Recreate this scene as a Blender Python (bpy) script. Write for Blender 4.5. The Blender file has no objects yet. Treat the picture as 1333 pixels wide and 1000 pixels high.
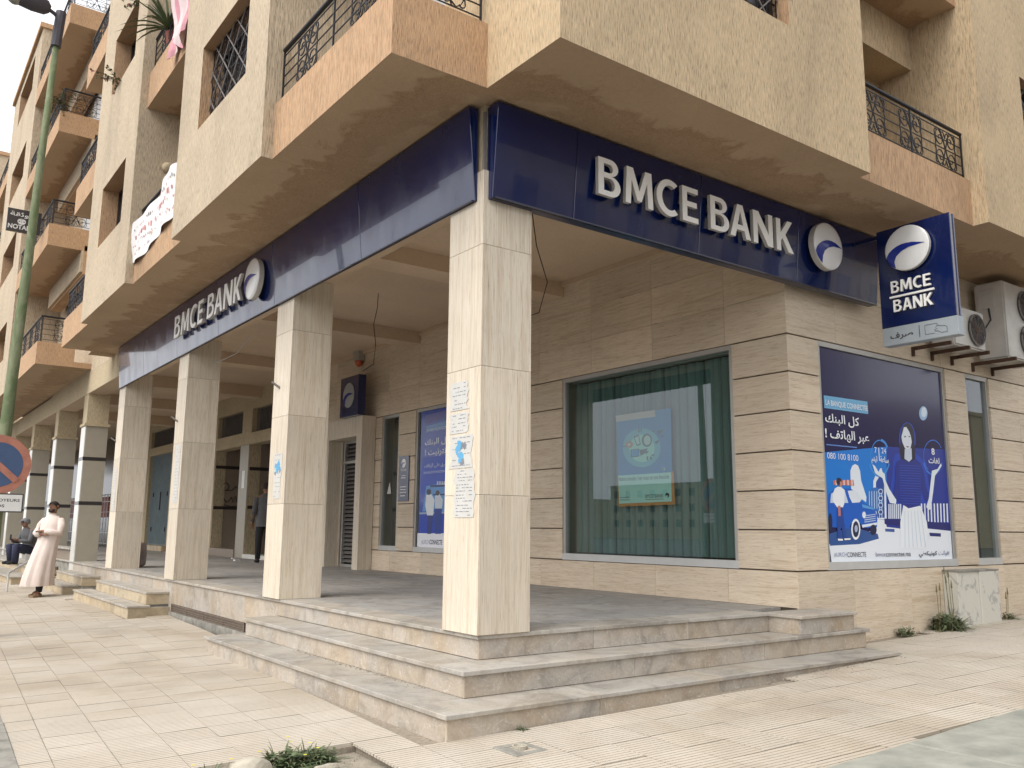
import bpy, bmesh, math, random
from mathutils import Vector, Matrix
R = math.radians
random.seed(7)
sc = bpy.context.scene
COL = sc.collection

# ---------------------------------------------------------------- camera
cam_d = bpy.data.cameras.new('camera'); cam = bpy.data.objects.new('camera', cam_d); COL.objects.link(cam)
CP = Vector((-3.73454, -5.46772, 0.77543)); YAW, PIT, ROL = 0.93654, 0.16593, 0.00844
fw = Vector((math.cos(PIT)*math.cos(YAW), math.cos(PIT)*math.sin(YAW), math.sin(PIT)))
rt = Vector((math.sin(YAW), -math.cos(YAW), 0)); up = rt.cross(fw)
r2 = math.cos(ROL)*rt + math.sin(ROL)*up; u2 = -math.sin(ROL)*rt + math.cos(ROL)*up
cam.matrix_world = Matrix(((r2.x, u2.x, -fw.x, CP.x), (r2.y, u2.y, -fw.y, CP.y), (r2.z, u2.z, -fw.z, CP.z), (0, 0, 0, 1)))
cam_d.sensor_width = 36; cam_d.lens = 1127.103/1333*36; cam_d.clip_end = 1000; cam_d.clip_start = 0.05
sc.camera = cam

# ---------------------------------------------------------------- sky, sun, exposure
w = bpy.data.worlds.new('World'); sc.world = w; w.use_nodes = True
nt = w.node_tree; bg = nt.nodes['Background']
sky = nt.nodes.new('ShaderNodeTexSky'); sky.sky_type = 'NISHITA'; sky.sun_disc = False
SUN_EL, SUN_AZ = 50, 190      # azimuth of the sun, degrees from +X towards +Y
sky.sun_elevation = R(SUN_EL); sky.sun_rotation = R(90-SUN_AZ); sky.dust_density = 6; sky.air_density = 1.2; sky.ozone_density = 1
hs = nt.nodes.new('ShaderNodeHueSaturation'); hs.inputs['Saturation'].default_value = 0.22
mx = nt.nodes.new('ShaderNodeMixRGB'); mx.inputs[0].default_value = 0.62; mx.inputs[2].default_value = (10.2, 10.3, 10.6, 1)   # thin bright cloud over the whole sky
nt.links.new(sky.outputs[0], hs.inputs['Color']); nt.links.new(hs.outputs[0], mx.inputs[1]); nt.links.new(mx.outputs[0], bg.inputs[0])
bg.inputs[1].default_value = 0.125
sun_d = bpy.data.lights.new('sun', 'SUN'); sun = bpy.data.objects.new('sun', sun_d); COL.objects.link(sun)
sun_d.energy = 1.5; sun_d.angle = R(42); sun_d.color = (1.0, 0.95, 0.88)
sd = Vector((math.cos(R(SUN_EL))*math.cos(R(SUN_AZ)), math.cos(R(SUN_EL))*math.sin(R(SUN_AZ)), math.sin(R(SUN_EL))))
sun.rotation_euler = sd.to_track_quat('Z', 'Y').to_euler(); sun.location = sd*40
sc.view_settings.view_transform = 'Standard'; sc.view_settings.look = 'None'; sc.view_settings.gamma = 1
sc.view_settings.use_curve_mapping = False
sc.view_settings.exposure = 0.55

# ---------------------------------------------------------------- material helpers
class NT:
    def __init__(s, name):
        s.m = bpy.data.materials.new(name); s.m.use_nodes = True; s.t = s.m.node_tree
        s.b = s.t.nodes['Principled BSDF']; s.L = s.t.links
        s.pos = s.t.nodes.new('ShaderNodeNewGeometry').outputs['Position']
    def n(s, typ, **k):
        x = s.t.nodes.new(typ)
        for a, v in k.items(): setattr(x, a, v)
        return x
    def mapv(s, scale=(1, 1, 1), rnd=0, src=None):
        v = src or s.pos
        if rnd:
            oi = s.n('ShaderNodeObjectInfo'); mu = s.n('ShaderNodeVectorMath', operation='MULTIPLY_ADD')
            cb = s.n('ShaderNodeCombineXYZ')
            for i in range(3): s.L.new(oi.outputs['Random'], cb.inputs[i])
            mu.inputs[1].default_value = (rnd, rnd*1.7, rnd*.6); s.L.new(cb.outputs[0], mu.inputs[0]); s.L.new(v, mu.inputs[2]); v = mu.outputs[0]
        mu = s.n('ShaderNodeVectorMath', operation='MULTIPLY'); mu.inputs[1].default_value = scale
        s.L.new(v, mu.inputs[0]); return mu.outputs[0]
    def noise(s, vec, scale=1, detail=4, rough=.55, dist=0):
        x = s.n('ShaderNodeTexNoise'); x.inputs['Scale'].default_value = scale; x.inputs['Detail'].default_value = detail
        x.inputs['Roughness'].default_value = rough; x.inputs['Distortion'].default_value = dist
        s.L.new(vec, x.inputs['Vector']); return x.outputs['Fac']
    def ramp(s, f, stops):
        x = s.n('ShaderNodeValToRGB'); e = x.color_ramp.elements
        while len(e) < len(stops): e.new(.5)
        for i, (p, c) in enumerate(stops):
            e[i].position = p; e[i].color = (c, c, c, 1) if isinstance(c, (int, float)) else (*c, 1)
        s.L.new(f, x.inputs[0]); return x.outputs[0]
    def mix(s, f, a, b, mode='MIX'):
        x = s.n('ShaderNodeMixRGB', blend_type=mode)
        for i, v in ((0, f), (1, a), (2, b)):
            if isinstance(v, (int, float)): x.inputs[i].default_value = v
            elif isinstance(v, tuple): x.inputs[i].default_value = (*v, 1)
            else: s.L.new(v, x.inputs[i])
        return x.outputs[0]
    def rand(s): return s.n('ShaderNodeObjectInfo').outputs['Random']
    def bump(s, h, strength=.5, dist=.01):
        x = s.n('ShaderNodeBump'); x.inputs['Strength'].default_value = strength; x.inputs['Distance'].default_value = dist
        s.L.new(h, x.inputs['Height']); s.L.new(x.outputs[0], s.b.inputs['Normal'])
    def col(s, c):
        if isinstance(c, tuple): s.b.inputs['Base Color'].default_value = (*c, 1)
        else: s.L.new(c, s.b.inputs['Base Color'])
    def set(s, **k):
        for a, v in k.items(): s.b.inputs[a.replace('_', ' ')].default_value = v
        return s
def C(r, g, b): return tuple(((c/255+.055)/1.055)**2.4 if c/255 > .04045 else c/255/12.92 for c in (r, g, b))
def plain(name, c, rough=.6, metal=0, coat=0, var=.12, sc_=6, bump=0):
    t = NT(name); n = t.noise(t.mapv((1, 1, 1)), sc_, 5, .6)
    t.col(t.mix(1, c, t.ramp(n, [(.3, 1-var), (.7, 1+var*.3)]), 'MULTIPLY')); t.set(Roughness=rough, Metallic=metal)
    t.b.inputs['Coat Weight'].default_value = coat
    if bump: t.bump(t.noise(t.mapv((1, 1, 1)), sc_*8, 4), .5, bump)
    return t.m
def stucco(name, c, stain=.15, rib=1.0):
    t = NT(name)
    v = t.mapv((1, 1, .075)); n = t.noise(v, 150, 2, .6, .15); n3 = t.noise(t.mapv((1, 1, .2)), 45, 3, .6, .2)
    big = t.noise(t.mapv((1, 1, .45)), .9, 6, .62, .4); fine = t.noise(t.mapv(), 210, 2)
    c1 = t.mix(1, c, t.ramp(n, [(.35, .58), (.45, .92), (.57, 1.06), (.70, 1.26)]), 'MULTIPLY')  # scratch relief: groove shade and ridge highlights put into the colour
    c1 = t.mix(1, c1, t.ramp(big, [(.28, 1-stain*1.3), (.5, 1), (.72, 1+stain*.5)]), 'MULTIPLY')
    c1 = t.mix(t.ramp(t.noise(t.mapv((1, 1, .12)), 1.7, 6, .7, .5), [(.55, 0), (.72, .30)]), c1, tuple(x*.62 for x in c))
    c1 = t.mix(t.ramp(t.noise(t.mapv((1, 1, .07)), 6.5, 5, .6, .3), [(.60, 0), (.74, .28)]), c1, (c[0]*.58, c[1]*.54, c[2]*.50))
    c1 = t.mix(t.ramp(t.noise(t.mapv(), 1.3, 5, .6, .4), [(.56, 0), (.70, .35)]), c1, tuple(min(1, x*1.22) for x in c))
    t.col(c1); t.set(Roughness=.93)
    h = t.mix(.35, n, n3); h = t.mix(.15, h, fine); t.bump(h, 1.0*rib, .016); return t.m
def soffit_mat(name, c):
    t = NT(name)
    big = t.noise(t.mapv(), 1.5, 6, .65, 1.0); mot = t.noise(t.mapv(), 13, 8, .75, 1.8); fine = t.noise(t.mapv(), 70, 4)
    sx = t.n('ShaderNodeSeparateXYZ'); t.L.new(t.pos, sx.inputs[0])
    def ma(op, a, b):
        x = t.n('ShaderNodeMath', operation=op)
        for i, v in ((0, a), (1, b)):
            if isinstance(v, (int, float)): x.inputs[i].default_value = v
            else: t.L.new(v, x.inputs[i])
        return x.outputs[0]
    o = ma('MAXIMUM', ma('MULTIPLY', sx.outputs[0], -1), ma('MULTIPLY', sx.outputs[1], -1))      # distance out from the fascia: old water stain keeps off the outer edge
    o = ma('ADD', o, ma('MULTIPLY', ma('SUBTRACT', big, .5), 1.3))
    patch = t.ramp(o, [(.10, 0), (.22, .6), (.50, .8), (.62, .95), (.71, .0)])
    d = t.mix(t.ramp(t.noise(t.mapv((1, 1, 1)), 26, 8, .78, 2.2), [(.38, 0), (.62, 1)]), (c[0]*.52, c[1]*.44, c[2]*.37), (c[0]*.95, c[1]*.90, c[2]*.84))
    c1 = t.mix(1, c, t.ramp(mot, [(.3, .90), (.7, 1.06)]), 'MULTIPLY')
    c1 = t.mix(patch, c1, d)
    c1 = t.mix(1, c1, t.ramp(t.noise(t.mapv(), .35, 3), [(.35, .86), (.65, 1.1)]), 'MULTIPLY')
    t.col(c1); t.set(Roughness=.95); t.bump(t.mix(.4, mot, fine), .7, .016); return t.m
def travertine(name, c, axis, rnd=9):
    t = NT(name)
    s = (.45, .45, 11.) if axis == 'h' else (13., 13., .30)
    n1 = t.noise(t.mapv(s, rnd), 2.2, 7, .62, .7); n2 = t.noise(t.mapv(tuple(x*2.6 for x in s), rnd), 4, 5, .65, .5)
    pit = t.noise(t.mapv(tuple(x*(1.6 if x < 1 else 2.2) for x in s), rnd), 9, 3, .6, .2)
    big = t.noise(t.mapv((1, 1, 1), rnd), .8, 3)
    c1 = t.mix(t.ramp(n1, [(.30, .6), (.47, .12), (.58, 0)]), tuple(x for x in c), (c[0]*.66, c[1]*.56, c[2]*.43))
    c1 = t.mix(t.ramp(n2, [(.36, .6), (.46, 0)]), c1, (c[0]*.62, c[1]*.52, c[2]*.42))
    c1 = t.mix(t.ramp(n2, [(.55, 0), (.72, .4)]), c1, (min(1, c[0]*1.25), min(1, c[1]*1.27), min(1, c[2]*1.32)))
    c1 = t.mix(t.ramp(pit, [(.32, .75), (.36, 0)]), c1, (c[0]*.28, c[1]*.2, c[2]*.13))
    c1 = t.mix(1, c1, t.ramp(big, [(.3, .9), (.7, 1.05)]), 'MULTIPLY')
    c1 = t.mix(1, c1, t.ramp(t.rand(), [(0, .9), (1, 1.06)]), 'MULTIPLY')
    t.col(c1); t.set(Roughness=.55); t.bump(t.ramp(pit, [(.29, 0), (.34, 1)]), .4, .003); return t.m
def marble(name, c, warm=.5, white=.8, rnd=7):
    t = NT(name); p = t.mapv((1, 1, 1), rnd)
    n1 = t.noise(p, 2.5, 8, .65, 1.5); n2 = t.noise(p, 9, 8, .7, 2.5); n3 = t.noise(p, 1.1, 5, .6, .6); n4 = t.noise(t.mapv((1, 1, 1)), 45, 5, .7)
    vein = t.ramp(t.noise(p, 3.2, 6, .6, 3.2), [(.475, 0), (.5, 1), (.525, 0)])
    c1 = t.mix(1, c, t.ramp(n1, [(.32, .62), (.52, 1), (.75, 1.2)]), 'MULTIPLY')
    c1 = t.mix(t.ramp(n3, [(.42, 0), (.66, warm)]), c1, (c[0]*1.06, c[1]*.84, c[2]*.55))
    vm = t.n('ShaderNodeMath', operation='MULTIPLY'); t.L.new(vein, vm.inputs[0]); t.L.new(t.ramp(n2, [(.45, 0), (.62, white)]), vm.inputs[1])
    c1 = t.mix(vm.outputs[0], c1, (.78, .76, .73))
    c1 = t.mix(1, c1, t.ramp(n4, [(.3, .85), (.7, 1.06)]), 'MULTIPLY')
    c1 = t.mix(1, c1, t.ramp(t.rand(), [(0, .88), (1, 1.07)]), 'MULTIPLY')
    t.col(c1); t.set(Roughness=.62); t.bump(n4, .12, .004); return t.m

M = {}
M['stucco'] = stucco('beige scratched stucco', (.60, .455, .285), .17)
M['stucco_pale'] = stucco('pale scratched stucco', (.56, .455, .325), .16)
M['orange'] = stucco('orange scratched stucco', (.53, .34, .20), .16)
M['peach'] = M['orange']
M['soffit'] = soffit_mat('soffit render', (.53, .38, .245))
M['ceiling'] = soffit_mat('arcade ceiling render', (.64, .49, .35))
M['beige_paint'] = stucco('beige painted wall', (.50, .41, .27), .1, .3)
M['trav_h'] = travertine('travertine horizontal', (.68, .575, .445), 'h')
M['trav_v'] = travertine('travertine vertical', (.70, .625, .51), 'v')
M['joint'] = plain('dark joint', (.15, .12, .09), .9); M['grout'] = plain('pale grout', (.42, .34, .25), .9)
M['marble'] = marble('grey marble riser', (.42, .38, .33), .5, .45)
M['tread'] = marble('grey marble tread', (.395, .37, .33), .3, .2)
M['floor'] = marble('terrace floor stone', (.335, .325, .31), .12, .12)
M['step_tan'] = marble('tan step riser', (.47, .39, .27), .3, .2)
t = NT('glossy dark blue panel'); t.col(t.mix(1, (.003, .012, .078), t.ramp(t.noise(t.mapv(), 1.5, 4), [(.3, .85), (.7, 1.1)]), 'MULTIPLY')); t.set(Roughness=.14, IOR=1.5); t.b.inputs['Coat Weight'].default_value = .5; t.b.inputs['Coat IOR'].default_value = 1.5; t.b.inputs['Coat Roughness'].default_value = .02
t.bump(t.noise(t.mapv(), 2.6, 3), .09, .02); t.L.new(t.ramp(t.noise(t.mapv((1, 1, .3)), 3.5, 6, .7), [(.35, .08), (.7, .30)]), t.b.inputs['Roughness']); M['blue'] = t.m
M['blue_edge'] = plain('blue panel edge', (.008, .012, .05), .3, 0, .3)
M['white'] = plain('white letter face', (.95, .945, .92), .45, 0, .1, .03)
M['steel'] = plain('brushed letter side', (.60, .57, .52), .4, .2, 0, .1)
M['emblem_white'] = plain('white emblem dome', (.78, .78, .77), .25, 0, .4, .04)
M['emblem_blue'] = plain('emblem blue', (.012, .03, .26), .25, 0, .4)
M['alu'] = plain('grey aluminium', (.46, .45, .43), .4, .55, 0, .08)
M['alu_light'] = plain('pale aluminium sill', (.58, .58, .57), .45, .3, 0, .08)
M['alu_brown'] = plain('brown grey reveal', (.34, .29, .23), .5, .2, 0, .1)
M['iron'] = plain('black wrought iron', (.025, .024, .028), .5, .4, 0, .2)
M['iron_grey'] = plain('grey iron lattice', (.20, .18, .17), .6, .2, 0, .2)
M['dark'] = plain('dark interior', (.02, .02, .022), .8)
M['teal'] = plain('teal vertical blind', (.17, .225, .215), .8, 0, 0, .12, 3)
M['room'] = plain('office interior', (.10, .11, .11), .9)
def glass(name, tint, ior=1.5, rough=0.0):
    t = NT(name); t.t.nodes.remove(t.b)
    tr = t.n('ShaderNodeBsdfTransparent'); tr.inputs[0].default_value = (*tint, 1)
    gl = t.n('ShaderNodeBsdfGlossy'); gl.inputs['Roughness'].default_value = rough; gl.inputs[0].default_value = (.9, .94, 1, 1)
    fr = t.n('ShaderNodeFresnel'); fr.inputs[0].default_value = ior; ms = t.n('ShaderNodeMixShader')
    ge = t.n('ShaderNodeNewGeometry'); k = t.n('ShaderNodeMath', operation='SUBTRACT'); k.inputs[0].default_value = 1; t.L.new(ge.outputs['Backfacing'], k.inputs[1])
    k2 = t.n('ShaderNodeMath', operation='MULTIPLY'); t.L.new(k.outputs[0], k2.inputs[0]); t.L.new(fr.outputs[0], k2.inputs[1]); t.L.new(k2.outputs[0], ms.inputs[0]); t.L.new(tr.outputs[0], ms.inputs[1]); t.L.new(gl.outputs[0], ms.inputs[2])
    t.L.new(ms.outputs[0], t.t.nodes['Material Output'].inputs[0]); return t.m
M['glass'] = glass('tinted window glass', (.82, .90, .89), 1.9)
t = NT('dark window glass'); t.col((.015, .016, .018)); t.set(Roughness=.25); M['glass_dark'] = t.m
M['wood'] = plain('brown shutter', (.035, .025, .02), .6)

# ---------------------------------------------------------------- mesh helpers
ROOTW = {}
class MB:
    def __init__(s): s.v, s.f, s.m = [], [], []
    def face(s, pts, mi=0):
        i = len(s.v); s.v += [tuple(p) for p in pts]; s.f.append(tuple(range(i, i+len(pts)))); s.m.append(mi)
    def box(s, x0, x1, y0, y1, z0, z1, mi=0, bot=None, nx=None, ny=None):
        x0, x1 = min(x0, x1), max(x0, x1); y0, y1 = min(y0, y1), max(y0, y1); z0, z1 = min(z0, z1), max(z0, z1)
        i = len(s.v); s.v += [(x, y, z) for z in (z0, z1) for y in (y0, y1) for x in (x0, x1)]
        F = [((0, 2, 3, 1), mi if bot is None else bot), ((4, 5, 7, 6), mi), ((0, 1, 5, 4), mi if ny is None else ny), ((2, 6, 7, 3), mi), ((0, 4, 6, 2), mi if nx is None else nx), ((1, 3, 7, 5), mi)]
        for q, k in F: s.f.append(tuple(i+a for a in q)); s.m.append(k)
        return s
    def hexa(s, P, mi=0):   # 8 corners: bottom ring 4, top ring 4
        i = len(s.v); s.v += [tuple(p) for p in P]
        for q in ((3, 2, 1, 0), (4, 5, 6, 7), (0, 1, 5, 4), (1, 2, 6, 5), (2, 3, 7, 6), (3, 0, 4, 7)): s.f.append(tuple(i+a for a in q)); s.m.append(mi)
    def tube(s, pts, r, n=5, mi=0, caps=True):
        pts = [Vector(p) for p in pts]; k = len(pts); rs = r if isinstance(r, (list, tuple)) else [r]*k
        ref = Vector((0, 0, 1)); b = len(s.v)
        for j, p in enumerate(pts):
            d = (pts[min(j+1, k-1)]-pts[max(j-1, 0)])
            d = d.normalized() if d.length > 1e-9 else Vector((0, 0, 1))
            a = d.cross(ref) if abs(d.dot(ref)) < .95 else d.cross(Vector((1, 0, 0)))
            a.normalize(); c = a.cross(d)
            for q in range(n):
                th = 2*math.pi*(q+.5)/n; s.v.append(tuple(p+rs[j]*(math.cos(th)*a+math.sin(th)*c)))
        for j in range(k-1):
            for q in range(n):
                s.f.append((b+j*n+q, b+j*n+(q+1) % n, b+(j+1)*n+(q+1) % n, b+(j+1)*n+q)); s.m.append(mi)
        if caps: s.f.append(tuple(b+q for q in range(n))[::-1]); s.m.append(mi); s.f.append(tuple(b+(k-1)*n+q for q in range(n))); s.m.append(mi)
    def prism(s, poly, fn, d0, d1, mi=0, ms=None):   # poly in (u,v); fn(u,v,d)->xyz
        ms = mi if ms is None else ms; n = len(poly); i = len(s.v)
        s.v += [tuple(fn(u, v, d1)) for u, v in poly]+[tuple(fn(u, v, d0)) for u, v in poly]
        s.f.append(tuple(i+a for a in range(n))); s.m.append(mi); s.f.append(tuple(i+n+a for a in range(n))[::-1]); s.m.append(ms)
        for a in range(n): s.f.append((i+a, i+n+a, i+n+(a+1) % n, i+(a+1) % n)); s.m.append(ms)
    def lathe(s, prof, c, ax=(0, 0, 1), n=16, mi=0):   # prof (r,h) along axis from centre c
        ax = Vector(ax).normalized(); a = ax.cross(Vector((0, 0, 1))) if abs(ax.z) < .9 else Vector((1, 0, 0)); a.normalize(); b2 = ax.cross(a); b = len(s.v); c = Vector(c)
        for r_, h in prof:
            for q in range(n):
                th = 2*math.pi*q/n; s.v.append(tuple(c+ax*h+r_*(math.cos(th)*a+math.sin(th)*b2)))
        for j in range(len(prof)-1):
            for q in range(n): s.f.append((b+j*n+q, b+j*n+(q+1) % n, b+(j+1)*n+(q+1) % n, b+(j+1)*n+q)); s.m.append(mi)
        s.f.append(tuple(b+q for q in range(n))[::-1]); s.m.append(mi); s.f.append(tuple(b+(len(prof)-1)*n+q for q in range(n))); s.m.append(mi)
    def mesh(s, name, mats, smooth=False, fix=True):
        me = bpy.data.meshes.new(name); me.from_pydata(s.v, [], s.f); me.update()
        for m in mats: me.materials.append(M[m] if isinstance(m, str) else m)
        me.polygons.foreach_set('material_index', s.m)
        if fix:
            b = bmesh.new(); b.from_mesh(me); bmesh.ops.recalc_face_normals(b, faces=b.faces); b.to_mesh(me); b.free()
        if smooth: me.polygons.foreach_set('use_smooth', [True]*len(me.polygons))
        return me
def worldof(o):
    return ROOTW.get(o.name, Vector((0, 0, 0)))
def link(name, me, parent=None, loc=None, label=None, rot=None):
    o = bpy.data.objects.new(name, me); COL.objects.link(o)
    if loc is not None: o.location = loc
    if rot is not None: o.rotation_euler = rot
    if parent is not None:
        o.parent = parent; o.matrix_parent_inverse = Matrix.Translation(-worldof(parent))
    ROOTW[o.name] = Vector(loc) if loc is not None else Vector((0, 0, 0))
    if label: o['label'] = label
    return o
def put(name, mb, mats, parent=None, label=None, smooth=False, bevel=0, seg=1):
    me = mb.mesh(name, mats if isinstance(mats, (list, tuple)) else [mats], smooth)
    if bevel:
        b = bmesh.new(); b.from_mesh(me); bmesh.ops.bevel(b, geom=list(b.edges), offset=bevel, segments=seg, affect='EDGES', clamp_overlap=True); b.to_mesh(me); b.free()
    return link(name, me, parent, label=label)
def tag(o, label, cat, group=None, kind=None):
    if label: o['label'] = label
    if cat: o['category'] = cat
    if group: o['group'] = group
    if kind: o['kind'] = kind
    return o
def thing(name, label, cat, loc=(0, 0, 0), group=None):
    o = bpy.data.objects.new(name, None); COL.objects.link(o); o.location = loc; o.empty_display_size = .2
    ROOTW[o.name] = Vector(loc); return tag(o, label, cat, group)
def struct(o): o['kind'] = 'structure'; return o
def bx(name, parent, mats, x0, x1, y0, y1, z0, z1, bevel=0, label=None, **k):
    m = MB(); m.box(x0, x1, y0, y1, z0, z1, **k); return put(name, m, mats, parent, label, bevel=bevel)

# facing frames: 'L' faces -X (u = y), 'R' faces -Y (u = x)
def wall_holes(mb, face, c, depth, u0, u1, z0, z1, holes, mi=0, rev=1, bot=2):
    us = sorted({u0, u1, *[h[0] for h in holes], *[h[1] for h in holes]}); zs = sorted({z0, z1, *[h[2] for h in holes], *[h[3] for h in holes]})
    def P(u, z, d): return (c+d, u, z) if face == 'L' else (u, c+d, z)
    def inh(u, z): return any(h[0] < u < h[1] and h[2] < z < h[3] for h in holes)
    for i in range(len(us)-1):
        for j in range(len(zs)-1):
            a, b, e, f = us[i], us[i+1], zs[j], zs[j+1]
            if inh((a+b)/2, (e+f)/2): continue
            mb.face([P(a, e, 0), P(b, e, 0), P(b, f, 0), P(a, f, 0)], mi); mb.face([P(a, e, depth), P(b, e, depth), P(b, f, depth), P(a, f, depth)], mi)
    for h in holes:
        a, b, e, f = h[:4]
        mb.face([P(a, e, 0), P(a, f, 0), P(a, f, depth), P(a, e, depth)], rev); mb.face([P(b, e, 0), P(b, f, 0), P(b, f, depth), P(b, e, depth)], rev)
        mb.face([P(a, f, 0), P(b, f, 0), P(b, f, depth), P(a, f, depth)], rev); mb.face([P(a, e, 0), P(b, e, 0), P(b, e, depth), P(a, e, depth)], rev)
    mb.face([P(u0, z0, 0), P(u1, z0, 0), P(u1, z0, depth), P(u0, z0, depth)], bot); mb.face([P(u0, z1, 0), P(u1, z1, 0), P(u1, z1, depth), P(u0, z1, depth)], mi)
    mb.face([P(u0, z0, 0), P(u0, z1, 0), P(u0, z1, depth), P(u0, z0, depth)], mi); mb.face([P(u1, z0, 0), P(u1, z1, 0), P(u1, z1, depth), P(u1, z0, depth)], mi)

# ---------------------------------------------------------------- text
AR = {'a': ('\ufe8d', '\ufe8e'), 'b': ('\ufe8f', '\ufe90', '\ufe91', '\ufe92'), 't': ('\ufe95', '\ufe96', '\ufe97', '\ufe98'), 'r': ('\ufead', '\ufeae'), 's': ('\ufeb1', '\ufeb2', '\ufeb3', '\ufeb4'),
      'e': ('\ufec9', '\ufeca', '\ufecb', '\ufecc'), 'f': ('\ufed1', '\ufed2', '\ufed3', '\ufed4'), 'q': ('\ufed5', '\ufed6', '\ufed7', '\ufed8'), 'k': ('\ufed9', '\ufeda', '\ufedb', '\ufedc'),
      'l': ('\ufedd', '\ufede', '\ufedf', '\ufee0'), 'm': ('\ufee1', '\ufee2', '\ufee3', '\ufee4'), 'n': ('\ufee5', '\ufee6', '\ufee7', '\ufee8'), 'h': ('\ufee9', '\ufeea', '\ufeeb', '\ufeec'),
      'w': ('\ufeed', '\ufeee'), 'y': ('\ufef1', '\ufef2', '\ufef3', '\ufef4'), 'Y': ('\ufeef', '\ufef0'), 'H': ('\ufe93', '\ufe94'), 'T': ('\ufec1', '\ufec2', '\ufec3', '\ufec4'),
      'g': ('\ufecd', '\ufece', '\ufecf', '\ufed0'), 'v': ('\ufe99', '\ufe9a', '\ufe9b', '\ufe9c'), 'S': ('\ufeb9', '\ufeba', '\ufebb', '\ufebc'), 'A': ('\ufe83', '\ufe84'), 'Q': ('\ufefb', '\ufefc')}
WORDS = {'kl albnk': 'kl albnk', 'ebr alhatf !': 'ebr alhatf !', 'ayam': 'Ayam', 'saea': 'saeH', 'lghat': 'lgat', 'konikti': 'kwnykTy', 'waant#': '#want', 'ebr alantrnyt !': 'ebr aQntrnyt !',
         'alttbyq ela alhatf': 'altTbyq elY alhatf', 'srf': 'Srf', 'mwvqH': 'mwvqH'}
def shape(s):
    out = []
    for wd in s.split(' '):
        g = []
        for i, ch in enumerate(wd):
            if ch not in AR: g.append(ch); continue
            prev = i > 0 and wd[i-1] in AR and len(AR[wd[i-1]]) == 4
            nxt = i < len(wd)-1 and wd[i+1] in AR and len(AR[ch]) == 4
            k = AR[ch]; g.append(k[(3 if nxt else 1) if prev else (2 if nxt else 0)])
        out.append(''.join(g))
    return ' '.join(out)[::-1]
def arc(cx, cy, rx, ry, a0, a1, n=10): return [(cx+rx*math.cos(R(a0+(a1-a0)*i/n)), cy+ry*math.sin(R(a0+(a1-a0)*i/n))) for i in range(n+1)]
SIGN_GLYPH = {
 'B': [[(0, 0), (0, 1), (.50, 1)]+arc(.54, .775, .36, .225, 90, -90)+arc(.57, .275, .43, .275, 90, -90)+[(.5, 0)], [(.25, .625), (.25, .86), (.50, .86)]+arc(.51, .7425, .15, .1175, 90, -90, 8), [(.25, .14), (.25, .48), (.52, .48)]+arc(.54, .31, .20, .17, 90, -90, 8)],
 'M': [[(0, 0), (.055, 1), (.275, 1), (.5, .40), (.725, 1), (.945, 1), (1, 0), (.815, 0), (.78, .67), (.575, .12), (.425, .12), (.22, .67), (.185, 0)]],
 'C': [arc(.62, .5, .62, .5, 52, 308, 26)+arc(.64, .5, .38, .34, 302, 58, 22)], 'E': [[(0, 0), (0, 1), (1, 1), (1, .85), (.30, .85), (.30, .59), (.92, .59), (.92, .44), (.30, .44), (.30, .15), (1, .15), (1, 0)]],
 'A': [[(0, 0), (.37, 1), (.63, 1), (1, 0), (.76, 0), (.685, .23), (.315, .23), (.24, 0)], [(.37, .385), (.63, .385), (.5, .80)]],
 'N': [[(0, 0), (0, 1), (.28, 1), (.78, .36), (.78, 1), (1, 1), (1, 0), (.73, 0), (.22, .66), (.22, 0)]],
 'K': [[(0, 0), (0, 1), (.25, 1), (.25, .57), (.68, 1), (.97, 1), (.53, .54), (1, 0), (.70, 0), (.35, .41), (.25, .32), (.25, 0)]]}
GC = {}
def glyphs(txt, bold=0.02, res=4):
    """flat outline mesh of a word: vertices (u,v) and faces, plus bounds"""
    key = (txt, bold)
    if key in GC: return GC[key]
    t_ = shape(WORDS[txt[3:]]) if txt.startswith('ar:') else txt
    if txt in SIGN_GLYPH:
        c = bpy.data.curves.new('tmp', 'CURVE'); c.dimensions = '2D'; c.fill_mode = 'FRONT'
        for lp_ in SIGN_GLYPH[txt]:
            sp = c.splines.new('POLY'); sp.points.add(len(lp_)-1); sp.use_cyclic_u = True
            for k, (x, y) in enumerate(lp_): sp.points[k].co = (x, y, 0, 1)
    else:
        c = bpy.data.curves.new('tmp', 'FONT'); c.body = t_; c.size = 1; c.offset = bold; c.resolution_u = res; c.fill_mode = 'FRONT'
    o = bpy.data.objects.new('tmp', c); COL.objects.link(o)
    dg = bpy.context.evaluated_depsgraph_get(); me = bpy.data.meshes.new_from_object(o.evaluated_get(dg))
    vs = [(v.co.x, v.co.y) for v in me.vertices]; fs = [tuple(p.vertices) for p in me.polygons]
    bpy.data.objects.remove(o); bpy.data.meshes.remove(me)
    if not vs: vs, fs = [(0, 0), (1, 0), (1, 1), (0, 1)], [(0, 1, 2, 3)]
    xs = [v[0] for v in vs]; ys = [v[1] for v in vs]
    GC[key] = (vs, fs, (min(xs), max(xs), min(ys), max(ys))); return GC[key]
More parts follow.
